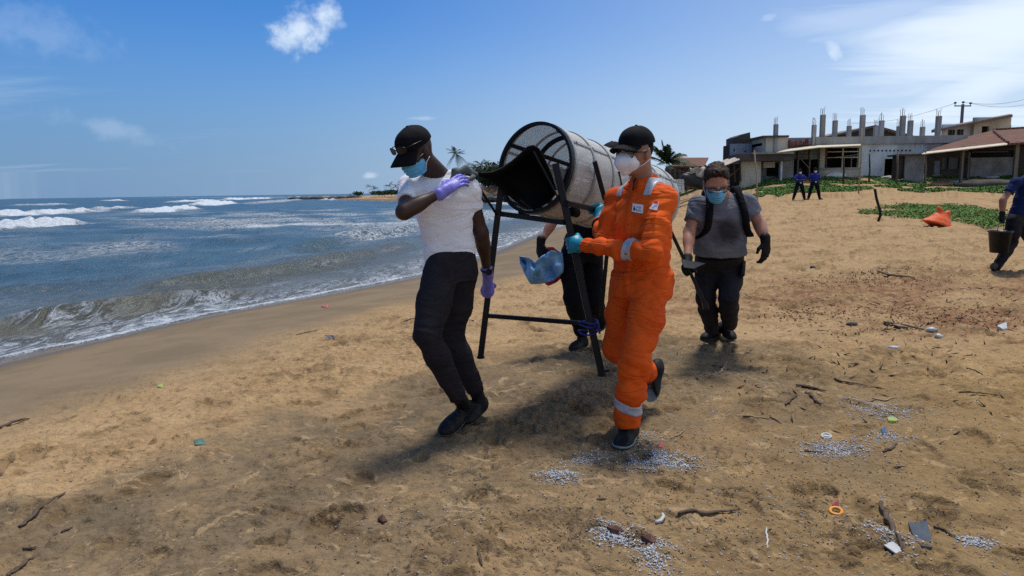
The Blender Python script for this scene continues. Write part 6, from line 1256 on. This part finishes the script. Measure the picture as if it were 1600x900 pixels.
    scrap([(1419, 819), (1430, 823), (1437, 816), (1448, 815), (1453, 840), (1459, 855), (1455, 859), (1440, 859), (1428, 840)], 'plastic_slate', 'torn slate black plastic scrap at the lower right')
    scrap([(1386, 654), (1396, 655), (1404, 656), (1400, 660), (1388, 661)], 'plastic_lime', 'lime green plastic scrap by the right pellets')
    scrap([(508, 525), (521, 526), (522, 529), (512, 528)], 'plastic_blue', 'small blue scrap on the pale sand')
    scrap([(1376, 672), (1383, 670), (1386, 677), (1379, 679)], 'plastic_blue', 'dark blue scrap below the lime green one')
    scrap([(303, 690), (318, 688), (322, 695), (305, 697)], 'plastic_green', 'flat green scrap half buried at the left')
    scrap([(502, 480), (514, 478), (512, 482)], 'plastic_pink', 'red strip of plastic on the wet sand', h=.02)
    scrap([(1028, 695), (1036, 692), (1037, 700), (1029, 701)], 'plastic_pink', 'pinkish red scrap among the pellets by the boot')
    scrap([(1299, 788), (1310, 786), (1311, 792), (1301, 793)], 'plastic_pink', 'red scrap just above the orange ring')
    scrap([(246, 603), (254, 602), (255, 606), (247, 606)], 'plastic_lime', 'small yellow scrap at the tide line')
    scrap([(1380, 852), (1395, 848), (1412, 860), (1400, 866)], 'plastic_white', 'white torn film at the end of the long dark stalk', h=.005)
    scrap([(1560, 511), (1572, 509), (1574, 515), (1566, 517), (1558, 515)], 'plastic_white', 'crumpled clear bag at the right of the litter band', h=.025)
    scrap([(590, 815), (598, 812), (606, 815), (598, 820)], 'husk_red', 'dark red seed husk at the bottom centre', 'seed_husk', 'husk', .02)
    scrap([(948, 828), (958, 831), (974, 827), (972, 836), (955, 836)], 'husk_red', 'curved brown husk on the front pellet heap', 'seed_husk', 'husk', .02)
    scrap([(1002, 842), (1016, 843), (1030, 848), (1018, 853)], 'husk_red', 'brown husk above the white shells', 'seed_husk', 'husk', .02)
    mb = MB(); mb.tube([gp(*q)+[0, 0, .012] for q in ((1024, 820), (1032, 818), (1037, 811), (1035, 806))], [.006, .008, .008, .005], 7); tag(mb.build('shell_fragment', MATS['plastic_white'], None, True), 'curved white shell fragment left of the long flat stalk', 'shell')
    for k, (x, y_, r_, lab) in enumerate(((1456, 518, .07, 'white stone by the charred branch'), (1467, 527, .05, 'small yellowish stone right of the white one'), (1396, 545, .045, 'lone white lump on bare sand'), (1330, 508, .055, 'round dark stone at the left of the litter band'), (1270, 418, .06, 'dark lump at the edge of the pale pellets'))): s = MB(); p = gp(x, y_); s.blob(p+[0, 0, r_*.2], r_*.75, 300+k, 1, .35, (1.3, 1, .7)); tag(s.build('stone', MATS['plastic_white' if 'white' in lab.split('stone')[0] and k != 3 or k in (1, 2) else 'rock_dark'], None, True), lab, 'stone')
litter()
def scatter(name, spots, m, label, seed, size, n_each, cat='pellets', lift=.3, asp=.6):
    """tiny pieces strewn over the sand, one mesh"""
    rg = np.random.default_rng(seed); C_ = []
    for (px_, py, rx, ry, w) in spots:
        c = gp(px_, py); n = int(n_each*w); a = rg.normal(0, 1, (n, 2))*[rx, ry]; C_.append(c[:2]+a)
    C_ = np.vstack(C_); x, y = C_[:, 0], C_[:, 1]; n = len(x); s = size*rg.uniform(.55, 1.35, n); z = ground(x, y)+s*lift
    ang = rg.uniform(0, 6.28, n); pit = rg.normal(0, .45, n); d = np.stack([np.cos(ang)*np.cos(pit), np.sin(ang)*np.cos(pit), np.sin(pit)], -1); sd_ = np.stack([-np.sin(ang), np.cos(ang), 0*ang], -1); u = np.cross(d, sd_); c = np.stack([x, y, z], -1)
    q = lambda a, b, e: c+d*(s*a)[:, None]+sd_*(s*b*asp)[:, None]+u*(s*e*asp*.7)[:, None]
    V = np.stack([q(-1, 0, 0), q(1, 0, 0), q(0, -1, 0), q(0, 1, 0), q(0, 0, 1), q(0, 0, -1)], 1).reshape(-1, 3); base = np.array([(0, 2, 4), (2, 1, 4), (1, 3, 4), (3, 0, 4), (2, 0, 5), (1, 2, 5), (3, 1, 5), (0, 3, 5)]); F = (np.arange(n)[:, None, None]*6+base).reshape(-1, 3)
    return tag(mesh_np(name, V, F, MATS[m], None, False), label, cat, kind='stuff')
for k, (sp, lab) in enumerate(((( (1040, 712, .10, .07, 1.3), (1012, 730, .06, .05, .5), (1060, 725, .05, .05, .5), (1010, 690, .06, .08, .35)), 'white pellet heap right of the front boot'), (((875, 740, .055, .05, .9), (905, 720, .05, .04, .25), (930, 715, .05, .06, .4)), 'white pellet heap left of the front boot'), (((962, 838, .05, .035, .8), (955, 820, .05, .03, .2)), 'white pellet heap round the curved brown husk'), (((1018, 868, .035, .08, .7), (1030, 845, .04, .03, .2)), 'white pellet trail at the bottom below the shell'), (((1310, 704, .10, .07, 1.1), (1290, 700, .05, .05, .3)), 'white pellet heap under the white lid'), (((1380, 645, .11, .10, 1.0), (1383, 684, .06, .05, .4), (1345, 632, .06, .05, .2)), 'white pellet heap round the lime scrap'), (((1390, 840, .04, .08, .5), (1525, 848, .035, .03, .35)), 'white pellets along the long dark stalk'))):
    scatter('pellet_heap', sp, 'pellet', lab, 500+k, .0065, 520)
scatter('pale_litter', ((1225, 425, .45, .35, 1), (1245, 412, .5, .25, .6), (1430, 445, .4, .3, .5), (1250, 600, 1.2, .6, .5), (1000, 620, .5, .3, .5), (1350, 430, 1.2, .5, 1.2), (1480, 500, 1.2, .5, 1.0), (1560, 470, .9, .5, .8), (1300, 520, .8, .4, .6), (1500, 450, .5, .3, .5), (1090, 640, .3, .25, .7), (1060, 600, .3, .25, .5), (1150, 650, .4, .3, .5), (1180, 700, .5, .3, .5), (1290, 640, .6, .35, .5), (900, 850, .5, .2, .45), (1100, 760, .5, .25, .7), (1230, 780, .5, .25, .5), (1330, 850, .5, .2, .4), (1450, 760, .6, .3, .3), (1150, 850, .5, .2, .5), (640, 800, .25, .15, .3)), 'pellet', 'pale pellets strewn thinly over the sand', 600, .0052, 300)
scatter('dark_litter', ((1365, 420, .5, .18, 1.3), (1335, 460, .5, .3, 1.0), (1440, 480, .7, .35, 1.2), (1520, 480, .7, .35, 1.2), (1560, 440, .6, .3, .9), (1300, 500, .6, .3, .5), (1330, 640, .6, .4, .8), (1450, 720, .8, .4, .8), (1150, 700, .5, .3, .6), (1000, 780, .5, .3, .6), (1250, 820, .6, .25, .6), (1500, 840, .5, .2, .5), (800, 780, .5, .3, .35), (600, 760, .6, .3, .3), (300, 720, .6, .3, .3), (560, 560, .8, .4, .35), (820, 480, .8, .6, .35), (1240, 370, 1.5, 1.5, .5), (1420, 390, 2, 1.5, .7), (1300, 340, 2.5, 2.5, .6), (1480, 380, 2, 1.5, .7), (1250, 420, .8, .6, .5), (1150, 560, .6, .5, .4), (1330, 560, 1.2, .7, .9), (1500, 600, 1.0, .6, .8), (1350, 380, 2.2, 1.6, .9), (1200, 330, 2.0, 2.5, .5), (1150, 750, .7, .4, .7), (1400, 800, .7, .3, .7), (950, 850, .5, .2, .5), (700, 850, .5, .2, .4)), 'chip_dark', 'dark chips of wood and husk scattered over the sand', 601, .0085, 420, 'litter', .15, .28)
scatter('rust_litter', ((1310, 445, .5, .25, .8), (1400, 440, .6, .3, .8), (1420, 490, .6, .3, .9), (1540, 500, .7, .35, .8), (1260, 490, .3, .2, .6)), 'chip_rust', 'rusty brown coir scraps in the litter band', 602, .016, 420, 'litter', .2, .4)
scatter('bark_litter', ((1320, 432, .7, .18, 1.0), (1365, 425, .5, .15, 1.2), (1430, 470, .8, .3, 1.2), (1510, 455, .8, .3, 1.1), (1560, 500, .8, .3, 1.2), (1420, 512, .6, .15, 1.0), (1260, 470, .4, .25, .6), (1480, 540, 1.0, .4, .7), (1330, 570, .9, .5, .6), (1230, 600, .6, .4, .4), (1460, 660, .9, .5, .5), (1250, 380, 1.6, 1.2, .5), (1450, 400, 2, 1, .6)), 'chip_dark', 'strips of dark bark and stems tangled in the litter band', 603, .045, 70, 'litter', .12, .13)
